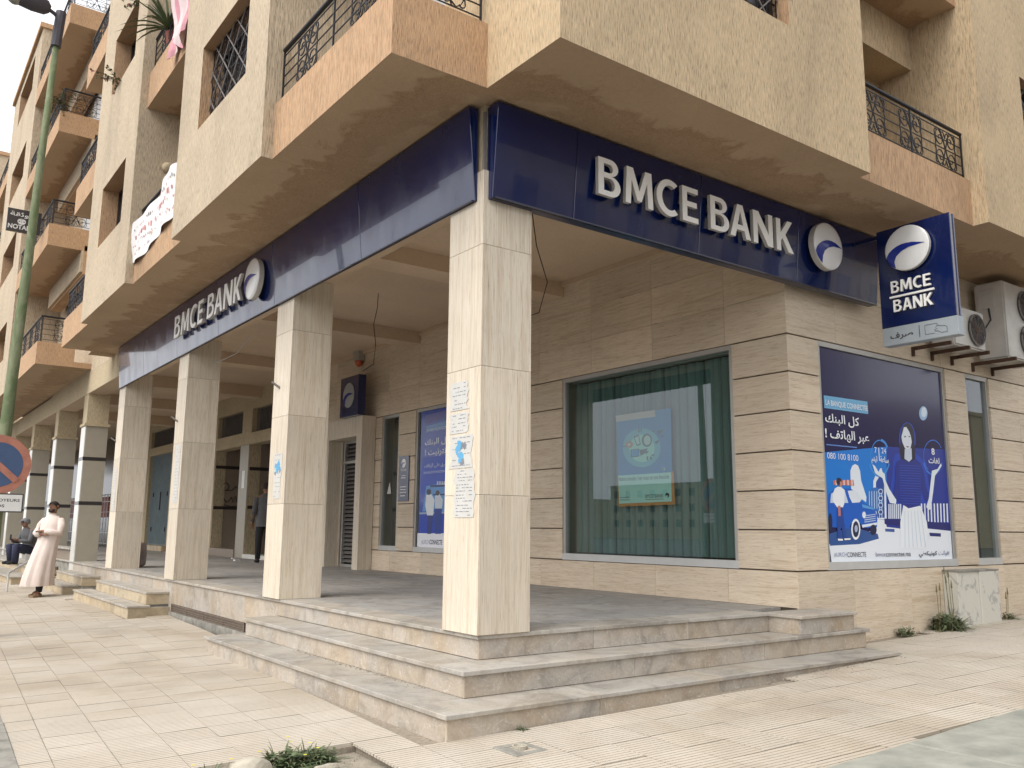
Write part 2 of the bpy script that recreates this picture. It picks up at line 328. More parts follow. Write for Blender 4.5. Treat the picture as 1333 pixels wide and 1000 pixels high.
def text_into(mb, txt, u0, u1, v0, v1, fn, d0, d1=None, mi=0, ms=None, bold=.02, keep=False):
    vs, fs, (a, b, c, d) = glyphs(txt, bold)
    su = (u1-u0)/max(b-a, 1e-6); sv = (v1-v0)/max(d-c, 1e-6)
    Pq = [(u0+(x-a)*su, v0+(y-c)*sv) for x, y in vs]
    i = len(mb.v); mb.v += [tuple(fn(u, v, d0 if d1 is None else d1)) for u, v in Pq]
    for f in fs: mb.f.append(tuple(i+k for k in f)); mb.m.append(mi)
    if d1 is not None:
        ms = mi if ms is None else ms; j = len(mb.v); mb.v += [tuple(fn(u, v, d0)) for u, v in Pq]
        cnt = {}
        for f in fs:
            for k in range(len(f)):
                e = (f[k], f[(k+1) % len(f)]); cnt[e] = 1
        for (p, q) in list(cnt):
            if (q, p) not in cnt: mb.f.append((i+q, i+p, j+p, j+q)); mb.m.append(ms)
def fL(x): return lambda u, v, d: (x-d, u, v)          # plane facing -X, u = y
def fR(y): return lambda u, v, d: (u, y-d, v)          # plane facing -Y, u = x
# ================================================================= SETTING
def gz(x, y): return -.51+.025*max(-8, min(x, 16))
def ground_sheet(name, pts, mat, dz=0, kind='structure', thick=0):
    m = MB(); m.face([(x, y, gz(x, y)+dz) for x, y in pts], 0)
    if thick:
        n = len(pts)
        m.face([(x, y, gz(x, y)+dz-thick) for x, y in pts][::-1], 0)
        for i in range(n):
            a, b = pts[i], pts[(i+1) % n]
            m.face([(*a, gz(*a)+dz), (*a, gz(*a)+dz-thick), (*b, gz(*b)+dz-thick), (*b, gz(*b)+dz)], 0)
    o = put(name, m, [mat]); o['kind'] = kind; return o
t = NT('road asphalt'); n = t.noise(t.mapv(), 90, 4, .7); t.col(t.mix(1, (.075, .073, .07), t.ramp(n, [(.3, .7), (.7, 1.35)]), 'MULTIPLY')); t.set(Roughness=.9); t.bump(n, .5, .01); M['asphalt'] = t.m
t = NT('pavement mortar'); n = t.noise(t.mapv(), 40, 5, .7); t.col(t.mix(1, (.30, .255, .20), t.ramp(n, [(.3, .6), (.7, 1.15)]), 'MULTIPLY')); t.set(Roughness=.95); M['mortar'] = t.m
t = NT('ribbed cement tile')
n = t.noise(t.mapv((1, 1, 1), 5), 1.3, 5, .6); f = t.noise(t.mapv(), 150, 3, .7); big = t.noise(t.mapv(), .55, 5, .6, .5)
c1 = t.mix(t.ramp(t.rand(), [(0, 0), (.45, .35), (.8, .7), (1, 1)]), (.425, .365, .285), (.47, .42, .345))
c1 = t.mix(t.ramp(big, [(.42, 0), (.62, .85)]), c1, (.53, .48, .41))
c1 = t.mix(t.ramp(big, [(.30, .6), (.45, 0)]), c1, (.33, .285, .235)); spot = t.noise(t.mapv(), 7, 6, .75, 1); c1 = t.mix(t.ramp(spot, [(.62, 0), (.72, .35)]), c1, (.26, .23, .19))
c1 = t.mix(1, c1, t.ramp(f, [(.28, .80), (.5, 1), (.72, 1.08)]), 'MULTIPLY'); c1 = t.mix(1, c1, t.ramp(n, [(.3, .90), (.7, 1.05)]), 'MULTIPLY')
t.col(c1); t.set(Roughness=.92); t.bump(f, .35, .003); M['tile'] = t.m
M['tile_groove'] = plain('dark tile groove', (.36, .29, .21), .95, 0, 0, .3, 20)  # groove faces browner and darker than the ribs
M['concrete'] = plain('rough old concrete', (.30, .285, .25), .95, 0, 0, .45, 7, .01)
M['kerb_green'] = plain('faded green kerb paint', (.31, .312, .268), .85, 0, 0, .35, 4, .004)
M['soil'] = plain('dusty pit soil', (.34, .30, .235), 1, 0, 0, .35, 14, .02)

g = MB()
for i in range(-6, 7):
    for j in range(-5, 9):
        def gp(a, b): return (a*30, b*30, gz(a*30, b*30)-.15)
        g.face([gp(i, j), gp(i+1, j), gp(i+1, j+1), gp(i, j+1)], 0)
g.v = [(x, y, z) for x, y, z in g.v]
g2 = MB()
xs = [-220, -60, -30, -8, 16, 60, 220]
for i in range(len(xs)-1):
    for ya, yb in ((-220, -20), (-20, 30), (30, 260)):
        g2.face([(xs[i], ya, gz(xs[i], 0)-.15), (xs[i+1], ya, gz(xs[i+1], 0)-.15), (xs[i+1], yb, gz(xs[i+1], 0)-.15), (xs[i], yb, gz(xs[i], 0)-.15)], 0)
struct(put('road', g2, ['asphalt']))
# pavement bed: strip along the right street and strip along the left street
A4 = R(3.5); AK = R(3.0); KD = Vector((math.sin(A4), math.cos(A4)))      # direction of the left kerb and of the long tile joints
def LK(y, off=0): return (-2.90+math.tan(AK)*(y-.09)+off, y)
pv = MB()
def slab(pts, z0, z1, mi=0):
    n = len(pts); pv.face([(x, y, gz(x, y)+z1) for x, y in pts], mi)
    for i in range(n):
        a, b = pts[i], pts[(i+1) % n]; pv.face([(*a, gz(*a)+z1), (*a, gz(*a)+z0), (*b, gz(*b)+z0), (*b, gz(*b)+z1)], mi)
PIT = (-2.15, -1.17, -1.42, -.36)
slab([(-.2, -2.49), (17, -2.49), (17, .3), (-.2, .3)], -.16, -.012)
slab([LK(-.36), (-.2, -.36), (-.2, 34), LK(34)], -.16, -.012)
slab([(PIT[1], -2.49), (-.2, -2.49), (-.2, -.36), (PIT[1]+.02, -.36)], -.16, -.012)
slab([LK(-2.49), (PIT[0], -2.49), (PIT[0], -.36), LK(-.36)], -.16, -.012)
slab([(PIT[0], -2.49), (PIT[1], -2.49), (PIT[1], PIT[2]), (PIT[0], PIT[2])], -.16, -.012)
pavement = struct(put('pavement', pv, ['mortar']))
# one ribbed tile: 8 ribs, grooves between, running along local x
TS = .318
def tile_mesh():
    m = MB(); s = TS/2-.0022; n = 8; p = 2*s/n; gw = .0065; z1 = .003; zg = -.003
    y = -s
    for k in range(n):
        a = y+k*p+gw/2; b = y+(k+1)*p-gw/2
        m.face([(-s, a, z1), (s, a, z1), (s, b, z1), (-s, b, z1)], 0)
        m.face([(-s, b, z1), (s, b, z1), (s, b+.001, zg), (-s, b+.001, zg)], 1); m.face([(-s, b+.001, zg), (s, b+.001, zg), (s, b+gw-.001, zg), (-s, b+gw-.001, zg)], 1)
        m.face([(-s, b+gw-.001, zg), (s, b+gw-.001, zg), (s, b+gw, z1), (-s, b+gw, z1)], 1)
        m.face([(-s, a, z1), (-s, b, z1), (-s, b, -.012), (-s, a, -.012)], 0); m.face([(s, a, z1), (s, b, z1), (s, b, -.012), (s, a, -.012)], 0)
    m.face([(-s, -s, z1), (s, -s, z1), (s, -s, -.012), (-s, -s, -.012)], 0)
    return m
tm = tile_mesh(); tme = tm.mesh('tile', ['tile', 'tile_groove'])
def inside_steps(x, y):
    if x > -.73 and y > -.73 and x < 4.4 and y < 4.0: return True
    if x > -.02 and y > -.0: return True
    if y > .08 and x > 3: return True
    if x > -.6 and 8.05 < y < 11.9: return True
    if x > -.6 and 13.1 < y < 17: return True
    return False
cands = []
ux = Vector((math.cos(A4), -math.sin(A4))); uy = Vector((math.sin(A4), math.cos(A4)))
o0 = Vector((-1.17+.0, -.345))      # joint crossing at the pit corner
for i in range(-9, 50):
    for j in range(-12, 85):
        c = o0+ux*((i+.5)*TS)+uy*((j+.5)*TS); x, y = c
        if y < -2.49-.10 or x > 16.9 or y > 30: continue
        if x < LK(y)[0]-.02: continue
        if inside_steps(x, y): continue
        if PIT[0]-.02 < x < PIT[1] and PIT[2] < y < PIT[3]: continue
        d = Vector((x, y, gz(x, y)))-CP; dep = d.dot(fw)
        if dep < .8: continue
        px = 666.5+1127*d.dot(r2)/dep; py = 500-1127*d.dot(u2)/dep
        if not (-120 < px < 1450 and py < 1160): continue
        cands.append((dep if (0 < px < 1333 and py < 1000) else dep+200, x, y, px, py))
cands.sort(); rnd = random.Random(3)
far = MB(); slope = math.atan(.025)
for k, (dep, x, y, px, py) in enumerate(cands):
    z = gz(x, y)+rnd.uniform(-.0015, .0025); tx, ty = rnd.gauss(0, .0025), rnd.gauss(0, .0025)
    rot = Matrix.Rotation(-A4+rnd.gauss(0, .003), 4, 'Z'); tilt = Matrix.Rotation(-slope+ty, 4, 'Y') @ Matrix.Rotation(tx, 4, 'X')
    mw = Matrix.Translation((x, y, z)) @ tilt @ rot
    if k < 300:
        o = bpy.data.objects.new('tile', tme); COL.objects.link(o); o.parent = pavement; o.matrix_local = mw
    else:
        b = len(far.v); far.v += [tuple(mw @ Vector(v)) for v in tm.v]; far.f += [tuple(b+q for q in f) for f in tm.f]; far.m += tm.m
if far.v:
    fo = link('tile_field', far.mesh('tile_field', ['tile', 'tile_groove'], fix=False), pavement); fo['kind'] = 'stuff'
# kerbs
def kerb_run(name, p0, p1, wid, zt, mat, nrm, L=1.0):
    root = MB(); p0, p1 = Vector(p0), Vector(p1); d = (p1-p0); n = int(d.length/L); d.normalize(); nr = Vector(nrm); first = None
    a, b = p0+nr*.01, p1+nr*.01; q = nr*(wid-.02)
    P = [(a.x, a.y), (b.x, b.y), ((b+q).x, (b+q).y), ((a+q).x, (a+q).y)]
    root.hexa([(x, y, gz(x, y)-.3) for x, y in P]+[(x, y, gz(x, y)+zt-.02) for x, y in P]); ro = struct(put(name, root, ['concrete']))
    for i in range(n):
        a = p0+d*(i*L+.006); b = p0+d*((i+1)*L-.006); P = [(a.x, a.y), (b.x, b.y), ((b+nr*wid).x, (b+nr*wid).y), ((a+nr*wid).x, (a+nr*wid).y)]
        m = MB(); e = rnd.uniform(-.004, .004); m.hexa([(x, y, gz(x, y)-.25) for x, y in P]+[(x, y, gz(x, y)+zt+e) for x, y in P]); put('kerbstone', m, [mat], ro, bevel=.008)
    return ro
kn = Vector((-math.cos(AK), math.sin(AK)))
kerb_run('kerb_haunch', LK(-2.3), LK(33.7), .12, .008, 'concrete', kn, 2.0)
s0 = Vector(LK(-2.3))+kn*.12; s1 = Vector(LK(33.7))+kn*.12
kerb_run('kerb', s0, s1, .42, .014, 'kerb_green', kn)
kerb_run('kerb', (-2.6, -2.49), (16.4, -2.49), .9, .012, 'kerb_green', Vector((0, -1)))
# planting pit
pit = ground_sheet('pit_ground', [(PIT[0], PIT[2]), (PIT[1], PIT[2]), (PIT[1]+.01, PIT[3]), (PIT[0], PIT[3])], 'soil', -.05)
pitm = MB()
for k in range(260):
    x = rnd.uniform(PIT[0]+.03, PIT[1]-.03); y = rnd.uniform(PIT[2], PIT[3]-.03); s = rnd.uniform(.004, .014); z = gz(x, y)-.05
    a = rnd.uniform(0, 6.28); c_, s_ = math.cos(a)*s, math.sin(a)*s
    pitm.hexa([(x-c_, y-s_, z-.005), (x+s_, y-c_, z-.005), (x+c_, y+s_, z-.005), (x-s_, y+c_, z-.005), (x-c_*.6, y-s_*.6, z+s*.6), (x+s_*.6, y-c_*.6, z+s*.5), (x+c_*.6, y+s_*.6, z+s*.7), (x-s_*.6, y+c_*.6, z+s*.6)])
tag(put('pit_pebbles', pitm, ['soil']), 'loose pebbles scattered over the bare soil of the planting pit', 'pebbles', kind='stuff')

# ---------------------------------------------------------------- terrace with its steps
ter = MB()
ter.box(.012, 3.99, .012, 52, -1.2, -.032)
ter.box(-.33, 4.46, -.33, 3.87, -1.2, -.212); ter.box(-.69, 4.36, -.69, 4.0, -1.2, -.392)
ter.box(3.42, 4.24, -.33, .1, -.25, -.034)
terrace = struct(put('terrace', ter, ['concrete']))
def slabs_x(name, mat, x0, x1, y0, y1, z0, z1, L, gap=.003, bev=.004, jit=.0015):
    n = max(1, round((x1-x0)/L)); w_ = (x1-x0)/n
    for i in range(n):
        j = rnd.uniform(-jit, jit); bx(name, terrace, [mat], x0+i*w_+(gap if i else 0), x0+(i+1)*w_, y0+j*.5, y1, z0, z1+j, bevel=bev)
def slabs_y(name, mat, x0, x1, y0, y1, z0, z1, L, gap=.003, bev=.004, jit=.0015):
    n = max(1, round((y1-y0)/L)); w_ = (y1-y0)/n
    for i in range(n):
        j = rnd.uniform(-jit, jit); bx(name, terrace, [mat], x0+j*.5, x1, y0+i*w_+(gap if i else 0), y0+(i+1)*w_, z0, z1+j, bevel=bev)
# bottom step
slabs_x('tread_slab', 'tread', -.74, 4.40, -.74, -.33, -.392, -.36, 1.15); slabs_y('tread_slab', 'tread', -.74, -.33, -.327, 4.05, -.392, -.36, 1.15)
slabs_x('riser_slab', 'marble', -.715, 4.36, -.715, -.69, -1.0, -.393, 1.3); slabs_y('riser_slab', 'marble', -.715, -.69, -.689, 4.0, -1.0, -.393, 1.3)
bx('riser_slab', terrace, ['marble'], -.689, -.0, 4.0, 4.025, -1, -.393)
# middle step
slabs_x('tread_slab', 'tread', -.38, 4.50, -.38, .0, -.212, -.18, 1.2); slabs_y('tread_slab', 'tread', -.38, .0, .003, 3.92, -.212, -.18, 1.2)
slabs_x('riser_slab', 'marble', -.355, 4.46, -.355, -.33, -.359, -.213, 1.4); slabs_y('riser_slab', 'marble', -.355, -.33, -.329, 3.87, -.359, -.213, 1.4)
bx('riser_slab', terrace, ['marble'], -.329, -.0, 3.87, 3.895, -.359, -.213)
bx('riser_slab', terrace, ['marble'], 4.46, 4.485, -.33, .07, -.8, -.213)
# top edge of the terrace
slabs_x('edge_slab', 'tread', -.022, 3.38, -.022, .30, -.032, 0, 1.1); slabs_y('edge_slab', 'tread', -.022, .30, .303, 50, -.032, 0, 1.1)
slabs_x('riser_slab', 'marble', 0, 3.40, 0, .012, -.179, -.033, 1.0); slabs_y('riser_slab', 'marble', 0, .012, .013, 3.9, -.179, -.033, 1.2)
slabs_y('riser_slab', 'marble', 0, .012, 3.9, 8.0, -.345, -.033, 1.0)
slabs_y('riser_slab', 'marble', 0, .012, 8.0, 15.6, -1.0, -.033, 1.1)
# end block beside the wall
bx('end_slab', terrace, ['tread'], 3.37, 4.29, -.385, .075, -.034, -.004, bevel=.004)
bx('riser_slab', terrace, ['marble'], 3.395, 4.262, -.359, -.335, -.178, -.035, bevel=.002); bx('riser_slab', terrace, ['marble'], 3.395, 3.42, -.334, .0, -.178, -.035); bx('riser_slab', terrace, ['marble'], 4.24, 4.262, -.334, .07, -.178, -.035)
# floor stones of the arcade
fme = {}
for i in range(6):
    for j in range(46):
        x0 = .303+i*.615; y0 = .303+j*.66
        x1 = min(x0+.612, 3.99); 
        if y0 > 30: break
        if x0 > 3.9: continue
        kx = round(x1-x0, 3)
        if kx not in fme:
            m = MB(); m.box(0, kx, 0, .657, -.03, 0); fme[kx] = m.mesh('floor_stone', ['floor'])
        link('floor_stone', fme[kx], terrace, (x0, y0, rnd.uniform(-.0008, .0004)))
# vent grille under the terrace edge
M['vent_rust'] = plain('rusty vent bar', (.17, .13, .10), .9, 0, 0, .3, 12)
gr = MB(); gr.box(.008, .02, 4.9, 7.98, -.56, -.346, 1); gr.box(-.03, .006, 4.06, 8.0, -.56, -.455, 2)
for y in (4.9, 5.67, 6.44, 7.21, 7.96): gr.box(-.006, .004, y, y+.02, -.56, -.348, 0)
for k in range(4): gr.box(-.004, .006, 4.9, 7.98, -.45+k*.026, -.438+k*.026, 0)
gr.box(-.008, .004, 4.9, 7.98, -.362, -.348, 0)
put('vent_grille', gr, ['vent_rust', 'joint', 'concrete'], terrace, 'rusty slatted vent low in the terrace riser')
# two further flights along the left street
def flight(y0, y1, y0b, y1b):
    bx('step_core', terrace, ['concrete'], -.56, -.0, y0+.03, y1-.03, -1.1, -.392); bx('step_core', terrace, ['concrete'], -.30, -.0, y0b+.03, y1b-.03, -1.1, -.212)
    slabs_y('tread_slab', 'tread', -.60, -.28, y0, y1, -.392, -.36, 1.3); slabs_y('tread_slab', 'tread', -.33, -.001, y0b, y1b, -.212, -.18, 1.2)
    slabs_y('riser_slab', 'step_tan', -.58, -.561, y0+.02, y1-.02, -1.0, -.393, 1.3); slabs_y('riser_slab', 'step_tan', -.32, -.301, y0b+.02, y1b-.02, -.359, -.213, 1.3)
    bx('riser_slab', terrace, ['step_tan'], -.58, -.0, y0+.012, y0+.029, -1, -.393); bx('riser_slab', terrace, ['step_tan'], -.318, -.0, y0b+.012, y0b+.029, -.359, -.213)
flight(8.02, 12.1, 8.12, 11.6); flight(13.1, 16.2, 12.85, 15.6)
# long low steps in front of the neighbouring arcade
bx('step_core', terrace, ['step_tan'], -1.0, -.0, 16.9, 26, -1.1, -.392); slabs_y('tread_slab', 'tread', -1.05, -.55, 16.85, 26, -.392, -.36, 1.5)
bx('step_core', terrace, ['step_tan'], -.55, -.0, 17.5, 26, -.36, -.2); slabs_y('tread_slab', 'tread', -.6, -.001, 17.45, 26, -.2, -.17, 1.5)

# ================================================================= CORNER BUILDING
bank = thing('apartment_building', 'corner apartment building with beige walls and orange balconies above the bank arcade', 'building', (4, 6, 0))
FL = [4.189+2.7*k for k in range(5)]; TOP = 16.0
mats3 = ['stucco', 'orange', 'soffit', 'stucco_pale']
def vol_L(root, name, y0, y1, win, xf=-1.12, top=TOP, z0=FL[0], mat='stucco_pale', levels=(0, 1, 2, 3), zw=(1.1, 2.12), rec=.3, xb=.35):
    m = MB(); holes = [(win[0], win[1], FL[k]+zw[0], FL[k]+zw[1]) for k in levels]
    wall_holes(m, 'L', xf, rec, y0, y1, z0, top, holes, 0, 1, 2); m.box(xf+rec, xb, y0, y1, z0, top, 0, bot=2)
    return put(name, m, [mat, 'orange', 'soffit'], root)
def vol_R(root, name, x0, x1, win, yf=-1.146, top=TOP, z0=FL[0], mat='stucco', levels=(0, 1, 2, 3), zw=(1.1, 2.12), rec=.22, yb=.4):
    m = MB(); holes = [(win[0], win[1], FL[k]+zw[0], FL[k]+zw[1]) for k in levels]
    wall_holes(m, 'R', yf, rec, x0, x1, z0, top, holes, 0, 1, 2); m.box(x0, x1, yf+rec, yb, z0, top, 0, bot=2)
    return put(name, m, [mat, 'orange', 'soffit'], root)
vol_L(bank, 'bay_wall', 2.07, 5.05, (2.67, 4.25)); vol_L(bank, 'bay_wall', 7.42, 10.57, (8.05, 9.66))
vol_R(bank, 'corner_wall', -.16, 3.72, (.98, 2.53)); vol_R(bank, 'bay_wall', 5.97, 9.6, (7.1, 8.65), yf=-1.2)
body = MB(); body.box(.351, 14, .401, 13.2, 4.30, TOP-.4, 0, bot=2); put('main_wall', body, ['stucco', 'orange', 'soffit'], bank)
# recess back walls, deep set walls behind the balconies
bk = MB()
for y0, y1 in ((-.23, 2.07), (5.05, 7.42), (10.57, 13.2)): bk.box(.0, .35, y0, y1, 4.192, TOP-.2, 0, bot=2)
put('recess_wall', bk, ['stucco_pale', 'orange', 'soffit'], bank)
bk = MB(); bk.box(3.72, 5.97, -.02, .4, 4.189, TOP-.2, 0, bot=2)
for k in range(4):
    z = FL[k]; bk.box(3.72, 5.97, -.45, -.02, z+2.15, z+2.7, 0)
    bk.box(3.72, 4.45, -.45, -.02, z+.15, z+2.15, 0)
put('recess_wall', bk, ['stucco', 'orange', 'soffit'], bank)
bk = MB(); bk.box(9.6, 14, -.02, .4, 4.189, TOP-.2, 0, bot=2); put('recess_wall', bk, ['stucco', 'orange', 'soffit'], bank)
for k in range(4):      # balcony doors in the recesses
    z = FL[k]
    d = bx('balcony_door', bank, ['iron_grey'], 4.5, 5.2, -.1, -.03, z+.1, z+2.1); m = MB()
    for i in range(7): m.box(4.52+i*.1, 4.545+i*.1, -.125, -.105, z+.12, z+2.08)
    for i in range(14): m.box(4.5, 5.2, -.13, -.118, z+.15+i*.145, z+.165+i*.145)
    put('door_grille', m, ['iron'], d)
    for y0 in (.5, 5.7, 11.2): bx('balcony_door', bank, ['alu_light'], -.05, -.002, y0, y0+1.1, z+.1, z+2.1)

# ------------------------------------------------------------- wrought iron
def spiral(cx, cy, r0, turns, a0, sgn=1, n=14, r1=.15):
    return [(cx+r0*(1-(1-r1)*i/n)*math.cos(a0+sgn*turns*2*math.pi*i/n), cy+r0*(1-(1-r1)*i/n)*math.sin(a0+sgn*turns*2*math.pi*i/n)) for i in range(n+1)]
def motif_lines(w_=.44, h=.5):
    L_ = []
    for sx in (1, -1):
        for sy in (1, -1):
            cx, cy = sx*w_*.26, sy*h*.25; a = math.atan2(-sy, sx*.3)
            sp = [(cx+.105*(1-.86*i/16)*math.cos(a0_), cy+.105*(1-.86*i/16)*math.sin(a0_)) for i in range(17) for a0_ in [math.atan2(sy, sx)-(sx*sy)*(-.6+i*.52)]]
            L_.append([(0, -sy*h*.05), (sx*.02, sy*h*.12), (sx*.05, sy*h*.33), sp[0]][0:3]+sp)
            L_.append([(sx*w_*.5, sy*.0), (sx*w_*.47, sy*h*.1)]+[(sx*w_*.44+sx*.03*math.cos(q*.7), sy*h*.40+sy*.03*math.sin(q*.7)) for q in range(5)])
            L_.append([(sx*.0, sy*h*.30)]+[(sx*(.045-.028*math.cos(q*.8)), sy*(h*.40+.028*math.sin(q*.8))) for q in range(6)])
    L_.append([(-w_*.22, -h*.5), (0, 0), (w_*.22, h*.5)]); L_.append([(w_*.22, -h*.5), (0, 0), (-w_*.22, h*.5)])
    return L_
MOT = {}
def motif_mesh(face, h, r_=.0065):
    key = (face, h)
    if key not in MOT:
        m = MB()
        for ln in motif_lines(.44, h):
            m.tube([((0, u, v) if face == 'L' else (u, 0, v)) for u, v in ln], r_, 4, caps=False)
        MOT[key] = m.mesh('scroll', ['iron'])
    return MOT[key]
def railing(root, face, c, u0, u1, z, h=.55, motifs=None, label=None):
    def P(u, v): return (c, u, v) if face == 'L' else (u, c, v)
    m = MB(); m.tube([P(u0, z+h), P(u1, z+h)], .022, 8)
    for k in range(5): m.tube([P(u0, z+.06+(h-.12)*k/4), P(u1, z+.06+(h-.12)*k/4)], .0065, 4)
    n = max(2, round((u1-u0)/.9)+1)
    for k in range(n):
        u = u0+(u1-u0)*k/(n-1); m.tube([P(u, z-.02), P(u, z+h)], .011, 4)
    o = put('balcony_railing', m, ['iron'], root, label)
    L_ = u1-u0; k = max(1, round(L_/.95)) if motifs is None else motifs
    for i in range(k):
        u = u0+(i+.5)*L_/k
        if L_ < .5 and motifs is None: break
        link('scroll', motif_mesh(face, round(h-.13, 2)), o, P(u, z+.06+(h-.12)/2))
    return o
def balcony_L(root, y0, y1, z, x0=-1.01, x1=.0, near_end=False, far_end=False, hpar=.55, rail=True):
    m = MB(); m.box(x0, x1, y0, y1, z, z+.14, 0, bot=1); m.box(x0, x0+.12, y0, y1, z+.14, z+hpar, 0)
    if near_end: m.box(x0+.12, x1 if near_end is True else near_end, y0, y0+.12, z+.14, z+hpar, 0)
    if far_end: m.box(x0+.12, x1, y1-.12, y1, z+.14, z+hpar, 0)
    b = put('balcony', m, ['orange', 'soffit'], root)
    if rail:
        railing(root, 'L', x0+.05, y0+.04, y1-.04, z+hpar)
        if near_end: railing(root, 'R', y0+.05, x0+.07, (x1 if near_end is True else near_end)-.04, z+hpar)
        if far_end: railing(root, 'R', y1-.05, x0+.07, x1-.04, z+hpar)
    return b
for k in range(4):
    z = FL[k]
    balcony_L(bank, -.247, 2.07, z+.0015, x1=0, near_end=-.16, rail=k < 2)
    balcony_L(bank, 5.05, 7.42, z, rail=k < 3); balcony_L(bank, 10.57, 13.08, z, far_end=True)
    m = MB(); m.box(3.72, 5.97, -1.03, -.45, z, z+.14, 0, bot=1); m.box(3.72, 5.97, -1.03, -.91, z+.14, z+.54, 0); put('balcony', m, ['orange', 'soffit'], bank)
    if k < 2: railing(bank, 'R', -.98, 3.76, 5.93, z+.54, .56, motifs=3)
# filler soffit under recessed right balcony and roof cap
bx('soffit_slab', bank, ['soffit'], 3.72, 5.97, -.449, .12, 4.19, 4.25); bx('soffit_slab', bank, ['soffit'], 0, 3.72, -.02, .12, 4.1905, 4.25); bx('soffit_slab', bank, ['soffit'], -.159, .02, -.246, .36, 4.1915, 4.25); 
m = MB(); m.box(-.3, 14.1, -.3, 13.2, TOP-.399, TOP-.25, 0); put('roof', m, ['soffit'], bank)

# ------------------------------------------------------------- windows with iron lattice
def lattice(face, c, u0, u1, z0, z1, style='arab'):
    def P(u, v): return (c, u, v) if face == 'L' else (u, c, v)
    m = MB(); n = 11
    for k in range(n+1): m.tube([P(u0+(u1-u0)*k/n, z0), P(u0+(u1-u0)*k/n, z1)], .006, 4, caps=False)
    for k in range(5): m.tube([P(u0, z0+(z1-z0)*k/4), P(u1, z0+(z1-z0)*k/4)], .007, 4, caps=False)
    nr = 7; du = (u1-u0)/n; dz = (z1-z0)/nr
    for i in range(n):
        for j in range(nr):
            cu, cz = u0+(i+.5)*du, z0+(j+.5)*dz; s = 1 if (i+j) % 2 else -1
            m.tube([P(cu+s*.42*du*(1-.12*q)*math.cos(-1.4+q*.95), cz+.42*dz*(1-.12*q)*math.sin(-1.4+q*.95)) for q in range(7)], .005, 3, caps=False)
    g_ = MB(); off = -.02
    def Q(u, v): return (c+off, u, v) if face == 'L' else (u, c+off, v)
    st = .36
    a = u0-(z1-z0)
    while a < u1:
        p = []
        for sgn in (1, -1):
            pts = []
            for (ua, za) in ((a, z0), (a+(z1-z0), z1)):
                pts.append((ua, za if sgn == 1 else z0+z1-za))
            (ua, za), (ub, zb) = pts
            lo, hi = max(ua, u0), min(ub, u1)
            if lo < hi:
                f_ = lambda u: za+(zb-za)*(u-ua)/(ub-ua)
                g_.tube([Q(lo, f_(lo)), Q(hi, f_(hi))], .008, 4, caps=False)
        a += st
    return m, g_
def window(root, face, c, u0, u1, z0, z1, grille=True, go=.09):
    def B(m, a, b, e, f, d0, d1, mi=0):
        if face == 'L': m.box(c+d0, c+d1, a, b, e, f, mi)
        else: m.box(a, b, c+d0, c+d1, e, f, mi)
    m = MB(); s = .05
    B(m, u0, u1, z0, z0+s, -.05, 0); B(m, u0, u1, z1-s, z1, -.05, 0); B(m, u0, u0+s, z0+s, z1-s, -.05, 0); B(m, u1-s, u1, z0+s, z1-s, -.05, 0); B(m, (u0+u1)/2-.025, (u0+u1)/2+.025, z0+s, z1-s, -.05, 0)
    wn = put('window', m, ['wood'], root); m = MB(); B(m, u0+s, (u0+u1)/2-.025, z0+s, z1-s, -.03, -.02); put('pane', m, ['glass_dark'], wn); m = MB(); B(m, (u0+u1)/2+.025, u1-s, z0+s, z1-s, -.03, -.02); put('pane', m, ['glass_dark'], wn)
    if grille:
        a, b = lattice(face, c-go, u0+.01, u1-.01, z0+.01, z1-.01); g0 = put('window_grille', a, ['iron'], root); put('lattice_bars', b, ['iron_grey'], g0)
    return wn
for k in range(4):
    z0, z1 = FL[k]+1.1, FL[k]+2.12
    window(bank, 'L', -.822, 2.672, 4.248, z0, z1, k < 2, .17); window(bank, 'L', -.822, 8.052, 9.658, z0, z1, False)
    window(bank, 'R', -.928, .982, 2.528, z0, z1, k < 2); window(bank, 'R', -.982, 7.102, 8.648, z0, z1, k < 2)

# ------------------------------------------------------------- arcade: beams, ceiling, columns
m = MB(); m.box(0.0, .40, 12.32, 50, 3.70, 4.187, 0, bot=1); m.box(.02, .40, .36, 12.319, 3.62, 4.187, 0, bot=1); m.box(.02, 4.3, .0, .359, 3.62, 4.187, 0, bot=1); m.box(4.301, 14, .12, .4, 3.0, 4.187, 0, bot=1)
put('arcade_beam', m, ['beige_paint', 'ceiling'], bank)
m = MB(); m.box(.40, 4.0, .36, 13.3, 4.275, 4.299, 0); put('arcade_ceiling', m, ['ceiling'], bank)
for y in (3.80, 7.84, 11.86): bx('ceiling_beam', bank, ['ceiling'], .401, 3.99, y, y+.42, 4.06, 4.274)
bx('ceiling_edge', bank, ['ceiling'], 3.94, 3.992, .36, 15, 4.205, 4.273)
HJ = [0, 1.03, 2.02, 3.0, 3.62]
bx('corner_pier', bank, ['beige_paint'], -.02, .35, -.02, .35, 3.621, 4.188)
def column(y):
    x0, x1, y1 = -.04, .447, y+.487; c = bx('column', bank, ['joint'], x0+.02, x1-.02, y+.02, y1-.02, 0, 3.62)
    for i in range(4):
        a, b = HJ[i]+.001, HJ[i+1]-.0015
        bx('stone_slab', c, ['trav_v'], x0, x0+.02, y+.0, y1, a, b, bevel=.0015); bx('stone_slab', c, ['trav_v'], x0+.021, x1-.021, y, y+.02, a, b, bevel=.0015)
        bx('stone_slab', c, ['trav_v'], x1-.02, x1, y, y1, a, b, bevel=.0015); bx('stone_slab', c, ['trav_v'], x0+.021, x1-.021, y1-.02, y1, a, b, bevel=.0015)
    return c
for y in (-.04, 3.79, 7.842, 11.854): column(y)

